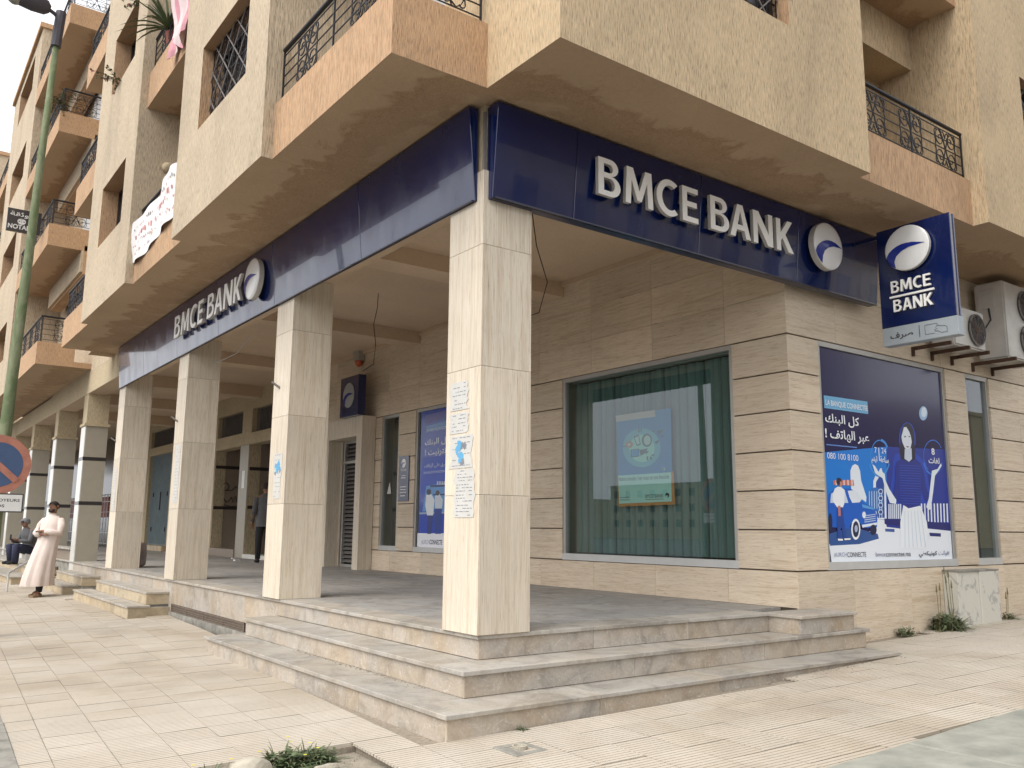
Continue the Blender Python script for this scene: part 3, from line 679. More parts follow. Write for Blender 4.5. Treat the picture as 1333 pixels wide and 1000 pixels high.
# ------------------------------------------------------------- ground-floor walls, stone by stone
WX, WY = 3.993, .081
CR = [.37, .79, 1.205, 1.62, 2.045, 2.46, 2.87]
wl = MB(); winsL = [(.83, 3.85, .37, 2.87), (5.6, 7.93, .37, 2.87), (8.53, 9.2, .37, 2.87), (9.69, 10.9, 0, 2.52)]
wall_holes(wl, 'L', WX+.026, .25, .11, 13.4, -.1, 4.29, winsL, 0, 1, 0)
wallL = put('bank_wall', wl, ['joint', 'alu_brown'], bank)
wr = MB(); winsR = [(4.545, 7.28, .37, 2.87), (7.80, 8.45, .37, 2.87), (10.2, 12.4, .37, 2.87)]
wall_holes(wr, 'R', WY+.026, .25, 4.02, 14, -.8, 4.188, winsR, 0, 1, 0)
wallR = put('bank_wall', wr, ['joint', 'alu_brown'], bank)
def panelL(a, b, e, f, g_=.0015, mat='trav_h', dx=0): bx('wall_panel', wallL, [mat], WX+dx+rnd.uniform(-.001, .001), WX+.0255, a+g_, b-g_, e+g_, f-g_, bevel=.0015)
def panelR(a, b, e, f, g_=.0015, mat='trav_h'): bx('wall_panel', wallR, [mat], a+g_, b-g_, WY+rnd.uniform(-.001, .001), WY+.0255, e+g_, f-g_, bevel=.0015)
def row(fn, u0, u1, e, f, L, g_=.0015, off=0, zg=None):
    us = [u0]; u = u0+off if off else u0+L
    while u < u1-.15: us.append(u); u += L
    us.append(u1)
    for i in range(len(us)-1): fn(us[i], us[i+1], e, f, g_)
row(panelL, .082, 9.45, 0, .362, 1.11, off=.9); row(panelR, WX+.0, 14, -.8, .362, 1.15, off=1.0)
for e, f in ((2.878, 3.33), (3.33, 3.80), (3.80, 4.27)): row(panelL, .082, 13.4, e, f, 1.15, off=.84)
row(panelR, WX, 14, 2.878, 3.45, 1.15, off=.9); row(panelR, WX, 14, 3.45, 4.186, 1.15, off=.9)
for i in range(6):
    e, f = CR[i]+.007, CR[i+1]-.007
    for a, b in ((.082, .83), (3.85, 4.72), (4.72, 5.6), (7.93, 8.53), (9.2, 9.45)): panelL(a, b, e, f, .001)
    for a, b in ((WX, 4.545), (7.28, 7.80), (8.45, 9.3), (9.3, 10.2), (12.4, 14)): panelR(a, b, e, f, .001)
row(panelL, 11.22, 13.4, 0, 2.878, 1.1)

def shopwin(face, wall, c, u0, u1, z0, z1, name, glassm='glass', sill=.085):
    def B(m, a, b, e, f, d0, d1, mi=0):
        if face == 'L': m.box(c+d0, c+d1, a, b, e, f, mi)
        else: m.box(a, b, c+d0, c+d1, e, f, mi)
    m = MB(); s = .055
    B(m, u0, u1, z0, z0+sill, .005, .09, 1); B(m, u0, u1, z1-s, z1, .015, .09, 0); B(m, u0, u0+s, z0+sill, z1-s, .02, .09, 0); B(m, u1-s, u1, z0+sill, z1-s, .02, .09, 0)
    fr = put('window', m, ['alu', 'alu_light'], wall); m = MB(); B(m, u0+s, u1-s, z0+sill, z1-s, .055, .063); put('pane', m, [glassm], fr); return fr
shopwin('L', wallL, WX, .83, 3.85, .37, 2.87, 'w'); shopwin('L', wallL, WX, 5.6, 7.93, .37, 2.87, 'w', 'glass'); shopwin('L', wallL, WX, 8.53, 9.2, .37, 2.87, 'w')
shopwin('R', wallR, WY, 4.545, 7.28, .37, 2.87, 'w'); shopwin('R', wallR, WY, 7.80, 8.45, .37, 2.87, 'w'); shopwin('R', wallR, WY, 10.2, 12.4, .37, 2.87, 'w')
# interior of the bank (floor, back walls) seen through the glass
m = MB(); m.box(4.3, 13.9, .36, 11.0, -.05, 0); m.box(8.5, 8.6, .4, 10.9, 0, 4.2); m.box(4.3, 8.5, 9.3, 9.4, 0, 4.2); m.box(4.3, 8.6, .4, 9.3, 3.2, 3.25); m.box(8.7, 13.8, 3.4, 3.5, 0, 3.2); m.box(8.61, 13.8, .4, 3.5, 3.2, 3.25)
put('interior', m, ['room'], bank)
# entrance portal
m = MB(); m.box(3.70, 3.99, 9.45, 9.68, 0, 2.90); m.box(3.70, 3.99, 10.92, 11.2, 0, 2.90); m.box(3.70, 3.99, 9.681, 10.919, 2.52, 2.90)
portal = put('portal', m, ['trav_v'], bank, bevel=.003)
m = MB(); m.box(3.99, 4.6, 9.60, 9.69, 0, 2.6); m.box(3.99, 4.6, 10.90, 11.0, 0, 2.6); m.box(3.99, 4.6, 9.69, 10.9, 2.52, 2.6); put('reveal_stone', m, ['trav_v'], portal)
m = MB(); xd = 4.02
for a, b in ((9.70, 9.76), (10.16, 10.21), (10.82, 10.88)): m.box(xd, xd+.07, a, b, 0, 2.52)
for e in (0, 2.05, 2.46): m.box(xd-.005, xd+.065, 9.70, 10.88, e, e+.06)
m.box(xd-.03, xd-.01, 9.92, 9.95, .3, 2.0)
door = put('door', m, ['alu'], bank, 'stainless steel door with dark louvres', bevel=.004)
bx('door_back', door, ['dark'], xd+.08, xd+.1, 9.69, 10.9, 0, 2.52)
for k in range(30):
    z = .10+k*.081
    if abs(z-2.05) < .06 or z > 2.42: continue
    for a, b in ((9.77, 10.15), (10.22, 10.81)):
        l = MB(); l.hexa([(xd+.02, a, z), (xd+.07, a, z+.04), (xd+.07, b, z+.04), (xd+.02, b, z), (xd+.02, a, z+.012), (xd+.07, a, z+.052), (xd+.07, b, z+.052), (xd+.02, b, z+.012)]); put('slat', l, ['iron_grey'], door)
# ------------------------------------------------------------- beyond the portal: stair halls, metal door
M['tile_brown'] = plain('brown wall tile', (.27, .215, .165), .35, 0, .1, .06); M['tile_grey'] = plain('grey beige wall tile', (.39, .355, .285), .3, 0, .15, .06)
M['tile_white'] = plain('white wall tile', (.68, .67, .62), .3, 0, .15, .05); M['band'] = plain('dark tile band', (.035, .03, .03), .3, 0, .3)
M['door_blue'] = plain('blue grey metal door', (.20, .255, .275), .55, .2, 0, .2, 5); M['step_white'] = plain('white stone step', (.6, .59, .55), .5)
wl2 = MB(); XB = 4.0
wall_holes(wl2, 'L', XB, .3, 13.41, 51, -.1, 4.29, [(14.6, 16.35, 0, 2.86), (17.0, 19.05, 0, 2.86), (23.5, 26.2, .15, 3.15), (14.7, 16.3, 3.16, 3.78), (17.0, 19.0, 3.2, 3.8), (23.4, 26.2, 3.42, 3.98)], 0, 0, 0)
hall = put('hall_wall', wl2, ['beige_paint'], bank)
m = MB(); m.box(.40, XB, 13.31, 51, 4.275, 4.299, 0); put('arcade_ceiling', m, ['ceiling'], bank)
for y in (15.7, 19.6, 23.6): bx('ceiling_beam', bank, ['ceiling'], .401, 3.99, y, y+.42, 4.0, 4.274)
for y0, y1, e, f in ((14.7, 16.3, 3.16, 3.78), (17.0, 19.0, 3.2, 3.8), (23.4, 26.2, 3.42, 3.98)):
    m = MB(); m.box(XB+.2, XB+.22, y0, y1, e, f, 1); n = int((y1-y0)/.09)
    for k in range(n): m.tube([(XB+.1, y0+.045+k*.09, e), (XB+.1, y0+.045+k*.09, f)], .012, 4)
    put('vent_bars', m, ['iron_grey', 'dark'], hall)
bx('lintel', hall, ['beige_paint'], XB-.02, XB-.002, 14.5, 19.2, 2.87, 3.08)
# pier edge and interior tiled walls
bx('pier_tile', hall, ['tile_grey'], XB-.02, XB-.002, 16.36, 16.99, 0, 2.86)
m = MB()
m.box(XB+.3, 7, 16.36, 16.99, 0, 2.9); m.box(XB+.3, 7, 19.06, 19.2, 0, 3.0); m.box(6.6, 6.7, 14, 19.2, 0, 3); m.box(XB+.3, 7, 13.9, 14.0, 0, 3); m.box(XB+.3, 7, 14, 19.2, 2.95, 3.0)
hw = put('hall_tiles', m, ['tile_brown'], hall)
for y, zs_ in ((16.355, (1.22, 2.2)), (19.055, (1.25, 2.38))):
    for z in zs_: bx('dark_band', hw, ['band'], XB+.02, 6.6, y-.008, y, z, z+.085)
m = MB(); bx('kerb_step', hall, ['tile_brown'], XB-.05, XB+.3, 17.0, 19.05, 0, .2); bx('kerb_step', hall, ['tile_white'], XB-.05, XB+.3, 14.6, 16.35, 0, .1)
for k in range(5): bx('stair_step', hall, ['step_white'], XB+.45+k*.3, 6.6, 17.2, 19.04, .0+k*.17, .17+k*.17, bevel=.006)
m = MB(); m.hexa([(XB+.35, 17.05, .02), (XB+1.5, 17.05, .72), (XB+1.5, 17.25, .72), (XB+.35, 17.25, .02), (XB+.35, 17.05, .07), (XB+1.5, 17.05, .77), (XB+1.5, 17.25, .77), (XB+.35, 17.25, .07)]); put('ramp_board', m, ['concrete'], hall)
# graffiti on the stair wall
m = MB()
for ln in ([(4.25, 1.95), (4.32, 2.0), (4.42, 1.92), (4.40, 1.82), (4.30, 1.78), (4.5, 1.78), (4.62, 1.9), (4.7, 1.82), (4.8, 1.9), (4.95, 1.85)], [(4.3, 1.55), (4.36, 1.45), (4.45, 1.5), (4.5, 1.6), (4.56, 1.45), (4.62, 1.62), (4.68, 1.45), (4.8, 1.5), (4.85, 1.58), (4.78, 1.62), (4.76, 1.52)], [(4.3, 1.38), (4.5, 1.33), (4.7, 1.36), (4.95, 1.40)]):
    m.tube([(u, 19.046, v) for u, v in ln], .012, 4)
put('graffiti', m, ['band'], hw)
mdoor = bx('metal_door', hall, ['door_blue'], XB+.1, XB+.14, 23.52, 26.18, .16, 3.14, label='blue grey sheet metal double door with bolts')
for k in range(22): bx('rib', mdoor, ['door_blue'], XB+.085, XB+.1, 23.58+k*.118, 23.63+k*.118, .2, 3.1)
m = MB(); m.box(XB+.06, XB+.085, 24.80, 24.88, 1.3, 1.9)
for y in (24.0, 25.7):
    for z in (.6, 1.75): m.box(XB+.06, XB+.085, y, y+.05, z, z+.14)
put('bolt', m, ['iron'], mdoor)
bx('door_step', hall, ['step_tan'], XB-.25, XB-.002, 23.0, 26.6, 0, .16)
bx('notice', hall, ['white'], XB-.026, XB-.0215, 16.55, 16.75, 1.75, 2.2)

# ================================================================= NEIGHBOURING BUILDING further along the left street
nb = thing('apartment_building', 'apartment building next door at far left, with wrap-around orange balconies and tiled columns', 'building', (3, 20, 0))
FB = [4.25, 6.95, 9.65, 12.35]
m = MB(); m.box(.3, 12, 13.3, 46, 4.30, 12.7, 0, bot=1); put('main_wall', m, ['stucco_pale', 'soffit'], nb)
m = MB(); m.box(-.46, .3, 13.21, 13.5, 4.19, 13.2, 0, bot=1); m.box(.0, .3, 13.5, 20.7, 4.19, 12.7, 0, bot=1); put('recess_wall', m, ['stucco_pale', 'soffit'], nb)
def volB(y0, y1, win, top, name='bay_wall'):
    m = MB(); wall_holes(m, 'L', -1.12, .35, y0, y1, 4.25, top, [(win[0], win[1], z+1.05, z+2.15) for z in FB if z+2.3 < top], 0, 1, 2); m.box(-.77, .3, y0, y1, 4.25, top, 0, bot=2)
    o = put(name, m, ['stucco_pale', 'orange', 'soffit'], nb); bx('roof_cap', nb, ['orange'], -1.2, .3, y0-.06, y1+.06, top, top+.14); return o
volB(20.75, 26.6, (22.0, 25.1), 14.75); volB(31, 36, (32.5, 34.6), 14.6); volB(41, 46, (42.5, 44.6), 15)
for z in FB:
    for (a, b) in ((22.0, 25.1), (32.5, 34.6)): window(nb, 'L', -.772, a, b, z+1.05, z+2.15, False)
for k, z in enumerate(FB):
    m = MB(); m.box(-1.12, 0, 15.62, 20.75, z, z+.12, 0, bot=1); m.box(-1.12, -1.0, 15.62, 20.75, z+.12, z+.5, 0); m.box(-1.0, -.36, 15.62, 15.74, z+.12, z+.5, 0)
    put('balcony', m, ['orange', 'soffit'], nb)
    if k: m = MB(); m.box(-.36, -.10, 15.62, 19.9, z-.55, z+.5, 0, bot=1); m.box(-.42, -.361, 15.62, 19.9, z-.5, z, 2); put('downstand_wall', m, ['orange', 'soffit', 'stucco_pale'], nb)
    railing(nb, 'L', -1.06, 15.68, 20.7, z+.5, .58, motifs=5); railing(nb, 'R', 15.68, -1.04, -.12, z+.5, .58, motifs=1)
    m = MB(); m.box(-1.05, 0, 26.6, 31, z, z+.12, 0, bot=1); m.box(-1.05, -.93, 26.6, 31, z+.12, z+.5, 0); put('balcony', m, ['orange', 'soffit'], nb); 
    if k < 4: railing(nb, 'L', -1.0, 26.65, 30.95, z+.5, .58, motifs=3)
    m = MB(); m.box(-1.05, 0, 36, 41, z, z+.5, 0, bot=1); put('balcony', m, ['orange', 'soffit'], nb)
    if k: bx('balcony_door', nb, ['alu_light'], -.04, -.002, 17.0, 18.2, z+.14, z+2.1)
def columnB(y, w_=.47):
    c = bx('column', nb, ['tile_grey'], .02, w_-.02, y+.02, y+w_-.02, -.4, 3.0)
    bx('render_top', c, ['beige_paint'], .01, w_-.01, y+.01, y+w_-.01, 3.0, 3.70); bx('collar', c, ['beige_paint'], -.03, w_+.03, y-.03, y+w_+.03, 2.97, 3.03)
    for z0, z1 in ((-.2, 1.22), (1.30, 2.20), (2.28, 2.97)):
        bx('tile', c, ['tile_white'], .0, .018, y, y+w_, z0, z1); bx('tile', c, ['tile_grey'], .019, w_, y, y+.018, z0, z1)
    for z in (1.22, 2.20): bx('dark_band', c, ['band'], -.003, w_+.003, y-.003, y+w_+.003, z, z+.08)
for y in (15.65, 19.35, 23.4, 27.5, 31.5, 35.5, 39.5): columnB(y)
bx('ledge_wall', nb, ['tile_brown'], .02, .25, 16.13, 19.34, -.5, .24); bx('ledge_slab', nb, ['tread'], -.03, .28, 16.13, 19.34, .24, .275, bevel=.004)
M['shop_glass'] = plain('dusty dark shop glass', (.05, .055, .06), .15, 0, 0, .5, 1.5)
sf = bx('shopfront', nb, ['shop_glass'], 3.9, 3.99, 27.2, 50, 0, 4.2)
m = MB()
for k in range(46): m.tube([(3.8, 27.4+k*.5, 0.05), (3.8, 27.4+k*.5, 2.0)], .014, 4)
for z in (.1, .5, .9, 1.3, 1.7, 2.0): m.tube([(3.8, 27.3, z), (3.8, 50, z)], .014, 4)
put('window_bars', m, ['alu_light'], sf)
M['red_poster'] = plain('faded red poster', (.22, .06, .05), .6)
for k, y in enumerate((31.4, 38.2)): bx('shop_poster', sf, ['red_poster'], 3.85, 3.89, y, y+2.1, 1.1, 1.9)
m = MB(); text_into(m, 'SFR', 34.6, 33.0, 3.0, 3.5, fL(3.88), .0); put('sticker', m, ['alu_light'], sf)

# ================================================================= FASCIA SIGNS
def dome(mb, fn, cu, cv, r, d0, dep, mi=0, n=28, rings=4, side=1):
    i = len(mb.v); mb.v += [tuple(fn(cu+r*math.cos(2*math.pi*q/n), cv+r*math.sin(2*math.pi*q/n), d0)) for q in range(n)]
    for k in range(rings+1):
        a = k/(rings+.35); rr = r*math.cos(a*math.pi/2*.93); dd = d0+dep*.65+dep*.35*math.sin(a*math.pi/2)
        mb.v += [tuple(fn(cu+rr*math.cos(2*math.pi*q/n), cv+rr*math.sin(2*math.pi*q/n), dd)) for q in range(n)]
    for k in range(rings+1):
        for q in range(n): mb.f.append((i+k*n+q, i+k*n+(q+1) % n, i+(k+1)*n+(q+1) % n, i+(k+1)*n+q)); mb.m.append(side if k == 0 else mi)
    mb.f.append(tuple(i+(rings+1)*n+q for q in range(n))); mb.m.append(mi)
def swoosh(fn, cu, cv, r, d, s=1):
    """blue crescent crossing the dome, s = +1 when u runs to the right"""
    up_ = []; lo = []
    def dd(u, v):
        q = min(1, math.hypot(u, v)); return d*(.65+.35*math.sqrt(max(0, 1-q*q)))+.006
    m = MB()
    A_ = [(-.93, -.36), (-.9, -.22), (-.78, -.07), (-.6, .05), (-.4, .135), (-.2, .18), (.02, .19), (.3, .165), (.82, .03)]
    B_ = [(-.9, -.43), (-.82, -.57), (-.68, -.72), (-.53, -.82), (-.57, -.57), (-.45, -.31), (-.2, -.13), (.15, -.02), (.82, .02)]
    for k in range(len(A_)-1):
        (a, b), (c_, e) = A_[k], A_[k+1]; (f, g_), (h, j) = B_[k], B_[k+1]
        N = 3
        for q in range(N):
            t0, t1 = q/N, (q+1)/N
            pts = [(a+(f-a)*t0, b+(g_-b)*t0), (c_+(h-c_)*t0, e+(j-e)*t0), (c_+(h-c_)*t1, e+(j-e)*t1), (a+(f-a)*t1, b+(g_-b)*t1)]
            m.face([fn(cu+s*u*r, cv+v*r, dd(u, v)) for u, v in pts], 0)
    return m
def emblem(parent, fn, cu, cv, r, d0, dep, s=1):
    m = MB(); dome(m, fn, cu, cv, r, d0, dep, 0, 32, 5, 1); e = put('emblem', m, ['emblem_white', 'steel'], parent, smooth=False)
    for p in e.data.polygons: p.use_smooth = p.material_index == 0
    sm = swoosh(lambda u, v, d: fn(u, v, d0+d), cu, cv, r, dep, s); put('swoosh', sm, ['emblem_blue'], e); return e
def letters(parent, spec, fn, d0, d1, z0, z1, bold=.018):
    for ch, a, b in spec:
        m = MB(); text_into(m, ch, a, b, z0-(.006 if ch in 'C' else 0), z1+(.006 if ch in 'C' else 0), fn, d0, d1, 0, 1, bold); put('letter', m, ['white', 'steel'], parent)
        # stand-off pins
# right fascia
yR, zb, zt = -.133, 3.375, 4.166
fr_ = thing('fascia_sign', 'dark blue fascia with the larger BMCE BANK letters facing the right street', 'sign', (2.7, -.06, zb))
js = [.007, .85, 2.42, 3.96, 5.49]
put('backing', (lambda m: (m.box(.03, 5.47, yR+.05, -.001, zb+.012, zt-.01), m)[1])(MB()), ['dark'], fr_)
LEAN = .036  # tilt added to the upright panels so they mirror more sky
def lean_panel(parent, face, c, a, b):
    m = MB(); q = lambda u, d, z: (u, c+d, z) if face == 'R' else (c+d, u, z)
    m.hexa([q(a, LEAN, zb), q(b, LEAN, zb), q(b, LEAN+.018, zb), q(a, LEAN+.018, zb), q(a, -LEAN, zt), q(b, -LEAN, zt), q(b, -LEAN+.018, zt), q(a, -LEAN+.018, zt)]); put('fascia_panel', m, ['blue'], parent, bevel=.004)
def lean_return(parent, face, c, a, b, e):
    m = MB(); q = lambda u, d, z: (u, d, z) if face == 'R' else (d, u, z)
    m.hexa([q(a, c+LEAN+.0185, zb), q(b, c+LEAN+.0185, zb), q(b, e, zb), q(a, e, zb), q(a, c-LEAN+.0185, zt), q(b, c-LEAN+.0185, zt), q(b, e, zt), q(a, e, zt)]); put('panel_return', m, ['blue'], parent)
for i in range(4): lean_panel(fr_, 'R', yR, js[i]+(.0025 if i else 0), js[i+1]-.0025)
lean_return(fr_, 'R', yR, .007, .024, -.0015); bx('bottom_trim', fr_, ['blue_edge'], .026, 5.46, yR+.0185, -.0015, zb+.0, zb+.011)
letters(fr_, [('B', 1.035, 1.295), ('M', 1.355, 1.70), ('C', 1.745, 2.02), ('E', 2.085, 2.30), ('B', 2.475, 2.745), ('A', 2.76, 3.07), ('N', 3.115, 3.425), ('K', 3.485, 3.765)], fR(yR), .045, .082, 3.625, 3.965)
emblem(fr_, fR(yR), 4.335, 3.82, .262, .05, .10)
# left fascia
xL = -.099
fl_ = thing('fascia_sign', 'long dark blue fascia with white BMCE BANK letters over the row of columns', 'sign', (-.05, 6, zb))
js = [.047, 2.05, 4.33, 6.4, 8.4, 10.45, 12.31]
put('backing', (lambda m: (m.box(xL+.048, -.045, .07, 12.29, zb+.012, zt-.01), m.box(-.045, .018, .5, 12.29, 3.63, zt-.01), m)[2])(MB()), ['dark'], fl_)
for i in range(6): lean_panel(fl_, 'L', xL, js[i]+(.0025 if i else 0), js[i+1]-.0025)
lean_return(fl_, 'L', xL, .047, .064, -.0425); bx('bottom_trim', fl_, ['blue_edge'], xL+.0185, -.042, .07, 12.3, zb, zb+.011)
letters(fl_, [('B', 8.235, 7.90), ('M', 7.80, 7.33), ('C', 7.26, 6.98), ('E', 6.90, 6.66), ('B', 6.50, 6.20), ('A', 6.18, 5.88), ('N', 5.83, 5.54), ('K', 5.48, 5.22)] if False else
        [('B', 8.235, 7.93), ('M', 7.87, 7.47), ('C', 7.42, 7.11), ('E', 7.04, 6.80), ('B', 6.61, 6.31), ('A', 6.29, 5.95), ('N', 5.91, 5.57), ('K', 5.51, 5.23)], fL(xL), .045, .082, 3.64, 3.985)
emblem(fl_, fL(xL), 4.79, 3.80, .26, .04, .09, -1)
# steel corner post between the two fascias
bx('corner_profile', fr_, ['iron_grey'], -.035, -.012, -.035, -.012, zb+.02, zt-.05)
# blade sign
M['grey_arm'] = plain('grey mounting arm', (.1, .1, .12), .5, .4)
xS = 4.95
bs = thing('blade_sign', 'projecting dark blue sign with round emblem, BMCE BANK and a grey light box', 'sign', (xS+.05, -.8, 2.75))
fS = lambda u, v, d: (xS-d, u, v)
bx('sign_face', bs, ['blue'], xS, xS+.025, -1.262, -.45, 2.955, 4.05, bevel=.004); bx('sign_core', bs, ['alu'], xS+.026, xS+.074, -1.25, -.46, 2.965, 4.04); bx('sign_face', bs, ['blue'], xS+.075, xS+.10, -1.262, -.45, 2.955, 4.05, bevel=.004)
for z in (3.98,): bx('mounting_arm', bs, ['blue_edge'], xS+.03, xS+.07, -.459, -.17, z, z+.04)
m = MB(); dome(m, fS, -.825, 3.765, .245, .03, .06, 0, 32, 5, 1); e = put('emblem', m, ['emblem_white', 'steel'], bs)
put('swoosh', swoosh(lambda u, v, d: fS(u, v, .03+d), -.825, 3.765, .245, .06, -1), ['emblem_blue'], e)
def word(parent, ws, fn, a, b, z0, z1, gap=.12):
    tot = sum(ws_[1] for ws_ in ws)+gap*(len(ws)-1); u = a; k = (b-a)/tot
    for ch, w_ in ws:
        m = MB(); text_into(m, ch, u, u+w_*k, z0, z1, fn, .012, .035, 0, 1, .03); put('letter', m, ['white', 'steel'], parent); u += (w_+gap)*k
word(bs, [('B', .75), ('M', 1.05), ('C', .78), ('E', .65)], fS, -.60, -1.035, 3.315, 3.445)
word(bs, [('B', .75), ('A', .85), ('N', .85), ('K', .8)], fS, -.615, -1.045, 3.105, 3.235)
bx('divider_bar', bs, ['white'], xS-.03, xS-.008, -1.06, -.575, 3.262, 3.282)
M['lightbox'] = plain('grey light box', (.33, .37, .40), .5, 0, .1, .08)
lb = bx('light_box', bs, ['lightbox'], xS-.01, xS+.11, -1.275, -.46, 2.752, 2.950, bevel=.004)
m = MB(); text_into(m, 'ar:srf', -.545, -.80, 2.805, 2.885, fS, .0125); put('lettering', m, ['band'], lb); m = MB(); m.box(xS-.0125, xS-.0105, -.872, -.866, 2.79, 2.92)
def stroke(pts, w_=.004):
    for (a, b), (c_, d) in zip(pts, pts[1:]):
        L_ = math.hypot(c_-a, d-b) or 1; nx_, nz_ = -(d-b)/L_*w_/2, (c_-a)/L_*w_/2
        m.face([fS(a+nx_, b+nz_, .0125), fS(c_+nx_, d+nz_, .0125), fS(c_-nx_, d-nz_, .0125), fS(a-nx_, b-nz_, .0125)], 0)
stroke([(-1.06, 2.885), (-1.06, 2.905), (-.93, 2.905), (-.93, 2.805), (-1.03, 2.805)]); stroke([(-1.04, 2.86), (-1.06, 2.885), (-1.09, 2.87), (-1.13, 2.87), (-1.16, 2.85), (-1.16, 2.80), (-1.10, 2.80), (-1.06, 2.825), (-1.04, 2.82), (-1.03, 2.84), (-1.06, 2.85)])
o = put('print', m, ['band'], lb); o['kind'] = 'stuff'
# sign box above the entrance portal
sb = thing('sign_box', 'blue box sign with the round grey emblem standing on the entrance portal', 'sign', (3.7, 9.85, 2.9))
bx('case', sb, ['blue'], 3.60, 3.76, 9.46, 10.25, 2.905, 3.69, bevel=.006)
fB = fL(3.598); M['emblem_grey'] = plain('grey emblem', (.33, .34, .34), .5)
m = MB(); text_disc = [(9.86+.24*math.cos(a*.2618), 3.32+.245*math.sin(a*.2618)) for a in range(24)]; m.prism(text_disc, fB, 0, .012); e = put('emblem', m, ['emblem_grey'], sb)
put('swoosh', swoosh(lambda u, v, d: fB(u, v, .013), 9.86, 3.32, .24, .0, -1), ['emblem_blue'], e)
# plaque
pq = thing('plaque', 'narrow dark blue plaque with small white print beside the slim window', 'plaque', (3.98, 8.27, 1.25))
bx('plate', pq, ['blue'], 3.972, 3.990, 8.10, 8.46, 1.25, 2.06, bevel=.002); fP = fL(3.9705)
m = MB(); m.prism([(8.28+.08*math.cos(a*.3927), 1.93+.08*math.sin(a*.3927)) for a in range(16)], fP, 0, .002)
text_into(m, 'BMCE BANK', 8.38, 8.18, 1.79, 1.825, fP, .001)
for z, a, b in ((1.70, 8.34, 8.2), (1.66, 8.36, 8.2), (1.50, 8.40, 8.16), (1.45, 8.38, 8.18), (1.40, 8.40, 8.16), (1.34, 8.38, 8.2)): m.box(3.9685, 3.9705, a, b, z, z+.012)
o = put('print', m, ['white'], pq); o['kind'] = 'stuff'; put('swoosh', swoosh(lambda u, v, d: fP(u, v, .004), 8.28, 1.93, .08, 0, -1), ['emblem_blue'], pq)

